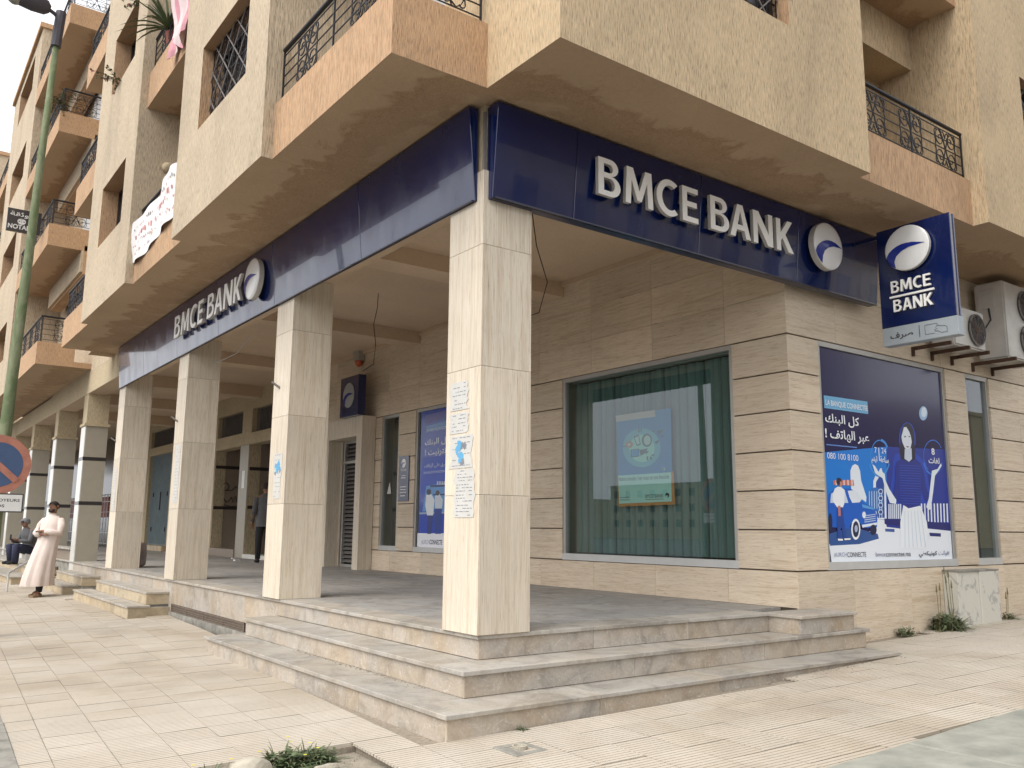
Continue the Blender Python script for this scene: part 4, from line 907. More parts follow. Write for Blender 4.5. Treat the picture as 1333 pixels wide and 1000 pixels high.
# artwork outlines of the printed posters (layer, colour, points in metres from the poster corner)
ART_RIGHT=[(1,(0,122,215),[(0.006,1.261),(1.276,1.401),(1.173,0.504),(0.006,0.492)]),
(1,(22,48,150),[(1.276,1.401),(2.628,1.449),(2.649,0.777),(2.634,0.392),(1.169,0.465)]),
(2,(232,238,246),[(0.012,0.274),(0.438,0.297),(0.966,0.464),(0.983,0.548),(1.154,0.543),(1.169,0.465),(1.46,0.448),(2.105,0.452),(2.633,0.427),(2.632,0.061),(0.042,0.072)]),
(3,(45,85,150),[(0.026,0.383),(0.454,0.459),(0.97,0.386),(0.992,0.332),(0.591,0.272),(0.027,0.256)]),
(2,(110,178,220),[(0.055,1.896),(0.922,1.905),(0.925,1.759),(0.053,1.755)]),
(2,(150,185,225),[(2.274,1.882),(2.263,1.85),(2.242,1.821),(2.212,1.799),(2.177,1.785),(2.142,1.782),(2.11,1.791),(2.086,1.808),(2.072,1.834),(2.07,1.864),(2.08,1.896),(2.101,1.924),(2.131,1.947),(2.165,1.961),(2.201,1.964),(2.233,1.956),(2.258,1.938),(2.272,1.912)]),
(3,(215,228,240),[(2.253,1.895),(2.246,1.872),(2.232,1.852),(2.213,1.836),(2.19,1.826),(2.167,1.825),(2.146,1.83),(2.131,1.843),(2.122,1.862),(2.121,1.883),(2.128,1.905),(2.142,1.926),(2.161,1.942),(2.184,1.951),(2.207,1.953),(2.228,1.948),(2.243,1.935),(2.252,1.916)]),
(2,(95,140,215),[(0.057,1.355),(0.651,1.359),(0.65,1.347),(0.056,1.343)]),
(2,(30,64,190),[(1.946,1.53),(1.924,1.455),(1.882,1.388),(1.823,1.337),(1.757,1.309),(1.69,1.305),(1.631,1.326),(1.586,1.371),(1.561,1.432),(1.558,1.504),(1.578,1.577),(1.619,1.644),(1.676,1.695),(1.743,1.726),(1.81,1.731),(1.871,1.711),(1.917,1.666),(1.943,1.603)]),
(2,(26,66,180),[(1.41,1.273),(1.467,1.331),(1.934,1.358),(2.148,1.257),(2.187,0.948),(2.259,0.781),(2.005,0.692),(1.44,0.694),(1.254,0.783),(1.359,1.054)]),
(3,(16,18,48),[(1.92,1.534),(1.9,1.464),(1.863,1.402),(1.813,1.354),(1.755,1.328),(1.697,1.324),(1.646,1.345),(1.607,1.386),(1.586,1.444),(1.585,1.511),(1.603,1.58),(1.639,1.642),(1.689,1.69),(1.746,1.718),(1.805,1.723),(1.857,1.703),(1.896,1.661),(1.918,1.602)]),
(3,(16,18,48),[(1.574,1.447),(1.917,1.469),(1.904,1.272),(1.821,1.259),(1.788,1.241),(1.635,1.258),(1.57,1.268),(1.557,1.35)]),
(4,(225,232,242),[(1.685,1.66),(1.743,1.67),(1.804,1.616),(1.834,1.562),(1.846,1.492),(1.81,1.42),(1.74,1.377),(1.675,1.412),(1.626,1.478),(1.614,1.539)]),
(5,(60,60,100),[(1.676,1.551),(1.719,1.559),(1.717,1.545),(1.68,1.537)]),
(5,(60,60,100),[(1.782,1.565),(1.818,1.561),(1.816,1.549),(1.78,1.549)]),
(5,(120,90,130),[(1.703,1.434),(1.781,1.435),(1.737,1.415)]),
(4,(205,215,232),[(1.673,1.398),(1.831,1.415),(1.824,1.284),(1.75,1.247),(1.651,1.279)]),
(5,(22,42,140),[(1.585,1.269),(1.748,1.239),(1.904,1.292),(2.025,1.243),(2.078,1.14),(2.107,0.959),(2.165,0.849),(2.074,0.77),(1.996,0.927),(1.943,0.725),(1.795,0.688),(1.567,0.707),(1.477,0.755),(1.523,0.925),(1.453,0.758),(1.33,0.805),(1.415,1.002),(1.427,1.165),(1.48,1.233)]),
(6,(50,85,200),[(1.531,1.197),(2.015,1.21),(2.015,1.205),(1.53,1.192)]),
(6,(50,85,200),[(1.527,1.167),(2.011,1.179),(2.01,1.174),(1.527,1.162)]),
(6,(50,85,200),[(1.524,1.137),(2.007,1.148),(2.006,1.143),(1.523,1.131)]),
(6,(50,85,200),[(1.52,1.107),(2.003,1.117),(2.002,1.112),(1.519,1.101)]),
(6,(50,85,200),[(1.516,1.077),(1.999,1.086),(1.998,1.081),(1.516,1.071)]),
(6,(50,85,200),[(1.513,1.047),(1.995,1.055),(1.994,1.05),(1.512,1.041)]),
(6,(50,85,200),[(1.509,1.017),(1.991,1.025),(1.99,1.019),(1.509,1.011)]),
(6,(50,85,200),[(1.506,0.987),(1.987,0.994),(1.986,0.988),(1.505,0.981)]),
(6,(50,85,200),[(1.502,0.957),(1.983,0.963),(1.982,0.957),(1.501,0.951)]),
(6,(50,85,200),[(1.498,0.927),(1.978,0.932),(1.978,0.927),(1.498,0.921)]),
(6,(50,85,200),[(1.495,0.897),(1.974,0.902),(1.974,0.896),(1.494,0.892)]),
(6,(50,85,200),[(1.491,0.867),(1.97,0.871),(1.97,0.865),(1.49,0.862)]),
(6,(50,85,200),[(1.487,0.837),(1.966,0.84),(1.966,0.835),(1.487,0.832)]),
(6,(50,85,200),[(1.484,0.808),(1.962,0.81),(1.962,0.804),(1.483,0.802)]),
(6,(50,85,200),[(1.48,0.778),(1.958,0.779),(1.957,0.774),(1.48,0.773)]),
(6,(50,85,200),[(1.477,0.748),(1.954,0.749),(1.953,0.743),(1.476,0.743)]),
(5,(238,244,250),[(1.557,0.726),(1.666,0.688),(1.943,0.725),(2.064,0.541),(2.084,0.39),(1.947,0.224),(1.438,0.227),(1.464,0.521)]),
(6,(205,218,236),[(1.573,0.656),(1.583,0.657),(1.539,0.235),(1.524,0.235)]),
(6,(205,218,236),[(1.644,0.658),(1.655,0.658),(1.629,0.235),(1.614,0.235)]),
(6,(205,218,236),[(1.716,0.659),(1.726,0.659),(1.721,0.234),(1.705,0.235)]),
(6,(205,218,236),[(1.788,0.66),(1.799,0.661),(1.813,0.234),(1.798,0.234)]),
(6,(205,218,236),[(1.861,0.662),(1.872,0.662),(1.907,0.233),(1.891,0.234)]),
(6,(205,218,236),[(1.935,0.663),(1.945,0.663),(2.001,0.233),(1.985,0.233)]),
(6,(228,236,245),[(0.939,1.178),(0.995,1.157),(1.06,1.094),(1.101,1.138),(1.13,1.14),(1.144,1.098),(1.19,1.073),(1.194,1.007),(1.268,0.903),(1.406,0.78),(1.39,0.733),(1.261,0.743),(1.191,0.874),(1.136,1.024),(1.044,1.054),(0.987,1.078)]),
(6,(228,236,245),[(2.499,1.263),(2.524,1.241),(2.454,1.186),(2.337,1.102),(2.273,0.923),(2.178,0.689),(2.122,0.674),(2.074,0.714),(2.151,0.821),(2.239,1.07),(2.271,1.163),(2.342,1.178),(2.413,1.191)]),
(3,(228,236,245),[(1.235,0.729),(1.26,0.73),(1.24,0.558),(1.216,0.56)]),
(3,(228,236,245),[(1.277,0.73),(1.301,0.731),(1.281,0.558),(1.257,0.561)]),
(3,(228,236,245),[(1.319,0.731),(1.343,0.732),(1.323,0.559),(1.299,0.561)]),
(3,(228,236,245),[(1.36,0.732),(1.385,0.733),(1.365,0.559),(1.34,0.562)]),
(3,(228,236,245),[(1.403,0.733),(1.427,0.734),(1.407,0.56),(1.382,0.562)]),
(3,(228,236,245),[(1.445,0.734),(1.47,0.735),(1.449,0.561),(1.424,0.563)]),
(3,(228,236,245),[(1.487,0.735),(1.513,0.736),(1.491,0.561),(1.467,0.563)]),
(3,(228,236,245),[(1.96,0.753),(1.992,0.753),(1.977,0.527),(1.946,0.529)]),
(3,(228,236,245),[(2.034,0.755),(2.066,0.754),(2.052,0.527),(2.02,0.53)]),
(3,(228,236,245),[(2.11,0.757),(2.142,0.756),(2.127,0.528),(2.095,0.531)]),
(3,(228,236,245),[(2.185,0.759),(2.218,0.758),(2.202,0.529),(2.17,0.531)]),
(3,(228,236,245),[(2.262,0.76),(2.294,0.76),(2.278,0.53),(2.246,0.532)]),
(3,(228,236,245),[(2.339,0.762),(2.372,0.762),(2.355,0.531),(2.323,0.533)]),
(3,(228,236,245),[(2.416,0.764),(2.45,0.763),(2.433,0.532),(2.4,0.534)]),
(3,(228,236,245),[(2.495,0.766),(2.528,0.765),(2.511,0.532),(2.478,0.535)]),
(3,(228,236,245),[(2.574,0.768),(2.607,0.767),(2.59,0.533),(2.556,0.536)]),
(3,(20,30,110),[(1.127,0.561),(1.473,0.554),(1.464,0.478),(1.129,0.497)]),
(3,(20,30,110),[(2.077,0.539),(2.624,0.517),(2.634,0.432),(2.093,0.459)]),
(3,(20,30,110),[(2.112,0.404),(2.383,0.397),(2.383,0.356),(2.12,0.363)]),
(3,(60,90,160),[(1.13,0.445),(1.331,0.443),(1.327,0.407),(1.134,0.413)]),
(2,(228,236,245),[(0.485,0.953),(0.493,1.081),(0.532,1.137),(0.591,1.163),(0.653,1.147),(0.686,1.09),(0.697,0.98),(0.786,0.796),(0.771,0.738),(0.493,0.851)]),
(2,(228,236,245),[(0.912,0.67),(0.946,0.984),(1.009,1.065),(1.096,1.096),(1.177,1.066),(1.207,0.967),(1.178,0.55),(0.988,0.548)]),
(3,(25,70,160),[(0.966,0.671),(0.999,0.973),(1.078,1.042),(1.138,1.038),(1.166,0.966),(1.137,0.569),(0.99,0.567)]),
(3,(40,110,190),[(1.128,0.779),(1.112,0.732),(1.079,0.69),(1.033,0.658),(0.978,0.641),(0.923,0.64),(0.873,0.655),(0.834,0.684),(0.811,0.725),(0.806,0.771),(0.821,0.818),(0.853,0.86),(0.898,0.892),(0.952,0.91),(1.008,0.912),(1.059,0.897),(1.099,0.867),(1.123,0.827)]),
(4,(200,220,240),[(0.839,0.862),(0.854,0.869),(0.837,0.668),(0.823,0.668)]),
(4,(200,220,240),[(0.891,0.864),(0.905,0.871),(0.888,0.669),(0.874,0.669)]),
(4,(200,220,240),[(0.942,0.866),(0.957,0.873),(0.94,0.67),(0.926,0.67)]),
(4,(200,220,240),[(0.994,0.867),(1.009,0.874),(0.992,0.671),(0.978,0.671)]),
(4,(200,220,240),[(1.047,0.869),(1.062,0.876),(1.032,0.568),(1.018,0.568)]),
(4,(200,220,240),[(1.1,0.871),(1.115,0.878),(1.085,0.569),(1.07,0.568)]),
(4,(200,220,240),[(1.136,0.872),(1.123,0.853),(1.096,0.841),(1.063,0.84),(1.038,0.85),(1.03,0.869),(1.042,0.887),(1.07,0.9),(1.102,0.901),(1.128,0.89)]),
(4,(200,220,240),[(1.127,0.792),(1.114,0.774),(1.087,0.761),(1.054,0.761),(1.029,0.771),(1.021,0.79),(1.033,0.808),(1.061,0.821),(1.094,0.822),(1.119,0.811)]),
(4,(200,220,240),[(1.118,0.713),(1.106,0.695),(1.078,0.683),(1.045,0.682),(1.021,0.693),(1.013,0.711),(1.025,0.73),(1.052,0.742),(1.085,0.743),(1.11,0.732)]),
(4,(200,220,240),[(1.109,0.634),(1.097,0.616),(1.069,0.604),(1.037,0.603),(1.012,0.614),(1.004,0.633),(1.016,0.651),(1.043,0.663),(1.076,0.664),(1.101,0.653)]),
(5,(25,60,140),[(1.119,0.871),(1.11,0.859),(1.092,0.85),(1.069,0.85),(1.052,0.857),(1.047,0.869),(1.055,0.882),(1.074,0.89),(1.096,0.891),(1.113,0.884)]),
(5,(25,60,140),[(1.11,0.792),(1.102,0.779),(1.083,0.771),(1.061,0.771),(1.044,0.778),(1.038,0.79),(1.046,0.803),(1.065,0.811),(1.087,0.811),(1.104,0.804)]),
(5,(25,60,140),[(1.101,0.713),(1.093,0.7),(1.074,0.692),(1.052,0.692),(1.035,0.699),(1.029,0.711),(1.037,0.724),(1.056,0.732),(1.078,0.732),(1.095,0.725)]),
(5,(25,60,140),[(1.092,0.634),(1.084,0.622),(1.065,0.614),(1.043,0.613),(1.026,0.621),(1.021,0.633),(1.029,0.645),(1.047,0.653),(1.069,0.654),(1.087,0.646)]),
(4,(14,92,195),[(0.021,0.664),(0.051,0.812),(0.167,0.872),(0.473,0.882),(0.614,0.836),(0.706,0.73),(0.92,0.683),(0.981,0.593),(0.959,0.463),(0.768,0.449),(0.655,0.461),(0.616,0.524),(0.541,0.555),(0.46,0.522),(0.407,0.434),(0.066,0.456)]),
(5,(222,230,240),[(0.415,0.855),(0.539,0.866),(0.621,0.83),(0.682,0.767),(0.638,0.734),(0.491,0.724),(0.442,0.786)]),
(5,(200,215,235),[(0.068,0.714),(0.094,0.814),(0.187,0.851),(0.36,0.847),(0.413,0.722)]),
(5,(200,120,110),[(0.143,0.959),(0.539,0.983),(0.548,0.917),(0.145,0.912)]),
(6,(235,220,215),[(0.186,0.967),(0.208,0.967),(0.207,0.91),(0.185,0.909)]),
(6,(235,220,215),[(0.262,0.97),(0.284,0.97),(0.283,0.912),(0.261,0.912)]),
(6,(235,220,215),[(0.339,0.973),(0.361,0.973),(0.36,0.915),(0.338,0.914)]),
(6,(235,220,215),[(0.416,0.976),(0.438,0.977),(0.437,0.918),(0.415,0.917)]),
(6,(235,220,215),[(0.494,0.979),(0.516,0.98),(0.515,0.921),(0.493,0.92)]),
(5,(90,160,220),[(0.681,0.716),(0.908,0.68),(0.929,0.657),(0.689,0.678)]),
(5,(228,236,245),[(0.657,0.484),(0.965,0.515),(0.962,0.487),(0.663,0.453)]),
(5,(190,205,225),[(0.714,0.589),(0.948,0.612),(0.951,0.603),(0.717,0.579)]),
(5,(190,205,225),[(0.711,0.566),(0.945,0.589),(0.949,0.58),(0.715,0.556)]),
(5,(190,205,225),[(0.709,0.543),(0.942,0.565),(0.946,0.556),(0.713,0.533)]),
(5,(190,205,225),[(0.707,0.52),(0.94,0.542),(0.944,0.533),(0.71,0.51)]),
(5,(228,236,245),[(0.747,0.596),(0.74,0.577),(0.725,0.562),(0.706,0.557),(0.688,0.562),(0.676,0.576),(0.673,0.595),(0.68,0.614),(0.695,0.628),(0.714,0.634),(0.732,0.629),(0.744,0.615)]),
(5,(240,244,248),[(0.619,0.435),(0.609,0.396),(0.59,0.361),(0.564,0.335),(0.533,0.321),(0.502,0.321),(0.475,0.335),(0.454,0.361),(0.442,0.395),(0.44,0.434),(0.45,0.474),(0.468,0.509),(0.495,0.535),(0.525,0.549),(0.556,0.549),(0.584,0.536),(0.605,0.51),(0.617,0.475)]),
(6,(30,35,75),[(0.592,0.435),(0.585,0.405),(0.571,0.379),(0.553,0.359),(0.531,0.348),(0.51,0.348),(0.49,0.359),(0.476,0.378),(0.468,0.405),(0.467,0.434),(0.474,0.464),(0.487,0.491),(0.506,0.511),(0.527,0.522),(0.549,0.522),(0.568,0.512),(0.583,0.492),(0.591,0.465)]),
(7,(170,185,215),[(0.565,0.441),(0.559,0.421),(0.546,0.406),(0.53,0.401),(0.515,0.406),(0.505,0.421),(0.503,0.441),(0.509,0.461),(0.522,0.476),(0.538,0.481),(0.553,0.476),(0.563,0.462)]),
(5,(25,30,70),[(0.951,0.431),(0.941,0.405),(0.92,0.385),(0.89,0.373),(0.859,0.373),(0.833,0.384),(0.816,0.405),(0.812,0.43),(0.821,0.456),(0.843,0.477),(0.872,0.488),(0.903,0.489),(0.93,0.477),(0.947,0.457)]),
(5,(25,30,70),[(0.087,0.505),(0.08,0.463),(0.066,0.429),(0.049,0.41),(0.032,0.41),(0.019,0.428),(0.012,0.462),(0.012,0.505),(0.019,0.547),(0.032,0.581),(0.049,0.601),(0.066,0.601),(0.08,0.582),(0.087,0.548)]),
(8,(236,240,246),[(0.163,0.872),(0.223,0.895),(0.288,0.892),(0.356,0.86),(0.329,0.708),(0.299,0.67),(0.191,0.667),(0.112,0.74),(0.114,0.802)]),
(8,(40,35,60),[(0.304,0.956),(0.295,0.936),(0.274,0.92),(0.246,0.914),(0.22,0.918),(0.201,0.932),(0.196,0.952),(0.205,0.972),(0.226,0.988),(0.254,0.994),(0.28,0.99),(0.299,0.976)]),
(9,(190,140,130),[(0.272,0.957),(0.314,0.946),(0.299,0.895),(0.259,0.894)]),
(8,(30,70,150),[(0.191,0.67),(0.289,0.674),(0.31,0.508),(0.343,0.334),(0.285,0.332),(0.245,0.507),(0.219,0.322),(0.172,0.322),(0.172,0.506)]),
(9,(190,120,110),[(0.204,0.686),(0.253,0.687),(0.251,0.575),(0.208,0.575)]),
(9,(240,240,240),[(0.171,0.332),(0.267,0.328),(0.265,0.31),(0.175,0.31)]),
(9,(240,240,240),[(0.293,0.334),(0.416,0.337),(0.409,0.32),(0.298,0.315)]),
(3,(60,150,230),[(0.927,1.16),(0.915,1.195),(0.911,1.233),(0.914,1.272),(0.924,1.311),(0.941,1.348),(0.964,1.383),(0.993,1.413),(1.026,1.438),(1.062,1.457),(1.1,1.469),(1.139,1.472),(1.176,1.469),(1.21,1.457),(1.241,1.438),(1.266,1.412),(1.285,1.381),(1.273,1.375),(1.256,1.404),(1.232,1.429),(1.204,1.447),(1.171,1.458),(1.137,1.462),(1.101,1.458),(1.065,1.447),(1.031,1.429),(1.0,1.406),(0.973,1.377),(0.951,1.344),(0.935,1.309),(0.926,1.272),(0.923,1.235),(0.927,1.199),(0.937,1.166)]),
(3,(60,150,230),[(1.313,1.2),(1.294,1.166),(1.271,1.135),(1.244,1.107),(1.214,1.083),(1.182,1.064),(1.147,1.049),(1.112,1.039),(1.077,1.035),(1.043,1.036),(1.01,1.043),(0.979,1.055),(0.952,1.072),(0.928,1.093),(0.908,1.118),(0.892,1.147),(0.882,1.178),(0.905,1.187),(0.914,1.158),(0.928,1.132),(0.946,1.109),(0.967,1.09),(0.992,1.074),(1.019,1.064),(1.049,1.058),(1.08,1.056),(1.111,1.06),(1.142,1.069),(1.173,1.082),(1.202,1.1),(1.229,1.122),(1.253,1.147),(1.274,1.176),(1.29,1.206)]),
(3,(60,140,225),[(1.161,1.485),(1.173,1.484),(1.185,1.482),(1.197,1.48),(1.209,1.477),(1.22,1.473),(1.23,1.469),(1.24,1.464),(1.25,1.459),(1.258,1.453),(1.267,1.446),(1.274,1.439),(1.281,1.432),(1.287,1.424),(1.293,1.416),(1.297,1.408),(1.301,1.399),(1.267,1.386),(1.264,1.393),(1.26,1.4),(1.256,1.406),(1.251,1.413),(1.245,1.419),(1.239,1.424),(1.232,1.429),(1.225,1.434),(1.217,1.438),(1.209,1.442),(1.2,1.445),(1.191,1.448),(1.182,1.451),(1.172,1.453),(1.162,1.454),(1.152,1.455)]),
(3,(60,120,220),[(2.184,1.172),(2.145,1.197),(2.115,1.23),(2.097,1.269),(2.09,1.313),(2.095,1.358),(2.112,1.403),(2.14,1.446),(2.178,1.485),(2.224,1.516),(2.275,1.539),(2.33,1.552),(2.384,1.555),(2.436,1.547),(2.481,1.529),(2.519,1.502),(2.547,1.466),(2.534,1.459),(2.508,1.493),(2.472,1.519),(2.429,1.536),(2.381,1.544),(2.329,1.541),(2.278,1.528),(2.23,1.507),(2.187,1.477),(2.151,1.441),(2.125,1.401),(2.108,1.358),(2.103,1.315),(2.11,1.274),(2.127,1.237),(2.155,1.206),(2.192,1.182)]),
(3,(60,120,220),[(2.55,1.271),(2.529,1.237),(2.503,1.207),(2.474,1.179),(2.44,1.155),(2.405,1.136),(2.367,1.121),(2.329,1.112),(2.291,1.107),(2.253,1.108),(2.218,1.115),(2.185,1.126),(2.155,1.142),(2.129,1.163),(2.108,1.188),(2.091,1.216),(2.08,1.246),(2.107,1.256),(2.116,1.228),(2.131,1.202),(2.15,1.18),(2.173,1.162),(2.2,1.147),(2.229,1.137),(2.261,1.131),(2.294,1.13),(2.328,1.134),(2.362,1.143),(2.395,1.156),(2.427,1.173),(2.456,1.195),(2.483,1.22),(2.506,1.247),(2.524,1.277)])]
TEXT_RIGHT=[('LA BANQUE CONNECTÉE', 0.073, 0.912, 1.778, 1.867, (235, 242, 250)), ('ar:kl albnk', 0.051, 0.716, 1.57, 1.7, (240, 244, 250)), ('ar:ebr alhatf !', 0.036, 0.902, 1.395, 1.532, (240, 244, 250)), ('080 100 8100', 0.053, 0.656, 1.196, 1.264, (240, 244, 250)), ('7', 0.999, 1.047, 1.311, 1.378, (240, 244, 250)), ('24', 1.148, 1.246, 1.315, 1.38, (240, 244, 250)), ('|', 1.085, 1.1, 1.222, 1.376, (240, 244, 250)), ('ar:ayam', 0.925, 1.064, 1.186, 1.277, (240, 244, 250)), ('ar:saea', 1.112, 1.288, 1.207, 1.282, (240, 244, 250)), ('8', 2.29, 2.369, 1.363, 1.446, (240, 244, 250)), ('ar:lghat', 2.206, 2.471, 1.255, 1.331, (240, 244, 250)), ('#URCH', 0.086, 0.329, 0.136, 0.185, (150, 155, 180)), ('CONNECTE', 0.337, 0.703, 0.133, 0.185, (45, 50, 75)), ('bmce', 0.898, 1.097, 0.132, 0.181, (110, 115, 145)), ('connectee.ma', 1.109, 1.644, 0.128, 0.175, (45, 50, 75)), ('ar:konikti', 1.828, 2.257, 0.11, 0.185, (45, 50, 75)), ('ar:waant#', 2.285, 2.55, 0.12, 0.189, (120, 125, 155))]
ART_WINDOW=[(0,(200,125,50),[(-0.023,0.383),(0.966,0.396),(0.982,-0.004),(-0.013,-0.017)]),
(1,(62,135,190),[(-0.032,1.169),(0.883,1.158),(0.903,0.378),(-0.006,0.383)]),
(2,(110,180,200),[(0.762,0.7),(0.75,0.637),(0.715,0.581),(0.662,0.533),(0.593,0.498),(0.512,0.477),(0.425,0.473),(0.336,0.487),(0.254,0.516),(0.182,0.56),(0.127,0.616),(0.092,0.68),(0.081,0.747),(0.095,0.813),(0.132,0.872),(0.189,0.921),(0.263,0.955),(0.347,0.973),(0.436,0.974),(0.524,0.958),(0.604,0.926),(0.671,0.881),(0.722,0.825),(0.753,0.764)]),
(3,(165,215,205),[(0.657,0.7),(0.649,0.655),(0.626,0.615),(0.59,0.581),(0.543,0.556),(0.489,0.542),(0.43,0.539),(0.372,0.548),(0.317,0.569),(0.269,0.6),(0.233,0.64),(0.211,0.684),(0.204,0.731),(0.213,0.777),(0.237,0.819),(0.275,0.853),(0.323,0.878),(0.379,0.891),(0.438,0.892),(0.497,0.881),(0.55,0.859),(0.596,0.828),(0.63,0.789),(0.651,0.745)]),
(2,(205,190,180),[(-0.049,1.183),(0.676,1.184),(0.68,1.099),(-0.033,1.1)]),
(1,(185,222,215),[(-0.012,0.387),(0.928,0.388),(0.927,0.034),(0.003,0.023)]),
(5,(60,80,90),[(0.225,0.71),(0.385,0.714),(0.386,0.615),(0.235,0.61)]),
(6,(60,150,205),[(0.242,0.703),(0.376,0.706),(0.378,0.626),(0.248,0.622)]),
(5,(70,90,105),[(0.287,0.875),(0.382,0.892),(0.415,0.765),(0.344,0.751)]),
(6,(190,215,215),[(0.304,0.863),(0.376,0.878),(0.398,0.778),(0.352,0.767)]),
(5,(90,110,125),[(0.616,0.805),(0.61,0.776),(0.593,0.752),(0.569,0.735),(0.539,0.727),(0.507,0.729),(0.477,0.741),(0.453,0.762),(0.437,0.789),(0.433,0.819),(0.439,0.848),(0.456,0.872),(0.481,0.889),(0.511,0.897),(0.543,0.894),(0.572,0.882),(0.596,0.861),(0.611,0.834)]),
(6,(190,215,210),[(0.592,0.806),(0.588,0.786),(0.577,0.768),(0.56,0.756),(0.54,0.75),(0.519,0.751),(0.499,0.76),(0.483,0.775),(0.473,0.794),(0.47,0.816),(0.474,0.837),(0.485,0.854),(0.502,0.867),(0.522,0.873),(0.543,0.871),(0.563,0.862),(0.578,0.847),(0.589,0.828)]),
(5,(190,140,125),[(0.273,0.776),(0.263,0.754),(0.238,0.739),(0.204,0.736),(0.17,0.744),(0.145,0.762),(0.136,0.786),(0.146,0.807),(0.171,0.822),(0.206,0.826),(0.24,0.817),(0.264,0.799)]),
(6,(220,200,185),[(0.235,0.778),(0.229,0.768),(0.214,0.763),(0.195,0.764),(0.18,0.772),(0.175,0.783),(0.181,0.793),(0.196,0.798),(0.214,0.797),(0.229,0.789)]),
(5,(80,100,115),[(0.699,0.914),(0.818,0.929),(0.757,0.873),(0.727,0.868)]),
(5,(80,100,115),[(0.619,0.914),(0.669,0.936),(0.655,0.904)]),
(5,(80,100,115),[(0.756,0.844),(0.831,0.856),(0.799,0.827)]),
(5,(80,100,115),[(0.655,0.78),(0.735,0.8),(0.725,0.772),(0.694,0.748)]),
(5,(80,100,115),[(0.388,0.696),(0.543,0.708),(0.48,0.646),(0.407,0.621)]),
(5,(80,100,115),[(0.48,0.668),(0.562,0.677),(0.51,0.637)]),
(5,(80,100,115),[(0.514,0.6),(0.54,0.613),(0.545,0.557),(0.519,0.556)]),
(5,(80,100,115),[(0.57,0.589),(0.595,0.61),(0.61,0.565),(0.581,0.56)]),
(5,(80,100,115),[(0.581,0.618),(0.661,0.631),(0.631,0.604)]),
(5,(80,100,115),[(0.082,0.77),(0.136,0.766),(0.131,0.756),(0.084,0.759)]),
(5,(80,100,115),[(0.374,0.979),(0.395,0.985),(0.398,0.925),(0.377,0.923)]),
(5,(80,100,115),[(0.415,0.976),(0.436,0.98),(0.435,0.93),(0.418,0.925)]),
(5,(215,225,215),[(0.831,0.431),(0.828,0.421),(0.819,0.415),(0.807,0.413),(0.796,0.416),(0.787,0.423),(0.784,0.434),(0.788,0.443),(0.796,0.45),(0.808,0.452),(0.82,0.449),(0.828,0.441)]),
(6,(40,60,80),[(0.821,0.432),(0.818,0.424),(0.812,0.42),(0.803,0.42),(0.796,0.425),(0.794,0.433),(0.797,0.44),(0.804,0.445),(0.812,0.444),(0.819,0.439)]),
(5,(30,40,50),[(0.893,0.109),(0.889,0.096),(0.879,0.085),(0.865,0.08),(0.85,0.08),(0.836,0.086),(0.827,0.097),(0.824,0.111),(0.828,0.124),(0.837,0.135),(0.852,0.14),(0.867,0.14),(0.881,0.133),(0.89,0.122)]),
(6,(185,222,215),[(0.866,0.096),(0.862,0.087),(0.853,0.083),(0.843,0.083),(0.834,0.088),(0.831,0.096),(0.835,0.105),(0.843,0.11),(0.854,0.109),(0.863,0.104)])]
TEXT_WINDOW=[("Notre monde c'est vous et vos besoins", 0.003, 0.893, 0.312, 0.37, (70, 95, 95)), ('BMCE BANK', 0.481, 0.794, 0.083, 0.13, (40, 50, 60)), ('— — — — —', 0.487, 0.803, 0.058, 0.073, (60, 75, 80)), ('— — —', 0.026, 0.208, 0.095, 0.11, (60, 75, 80)), ('— — — —', 0.026, 0.207, 0.061, 0.076, (60, 75, 80))]
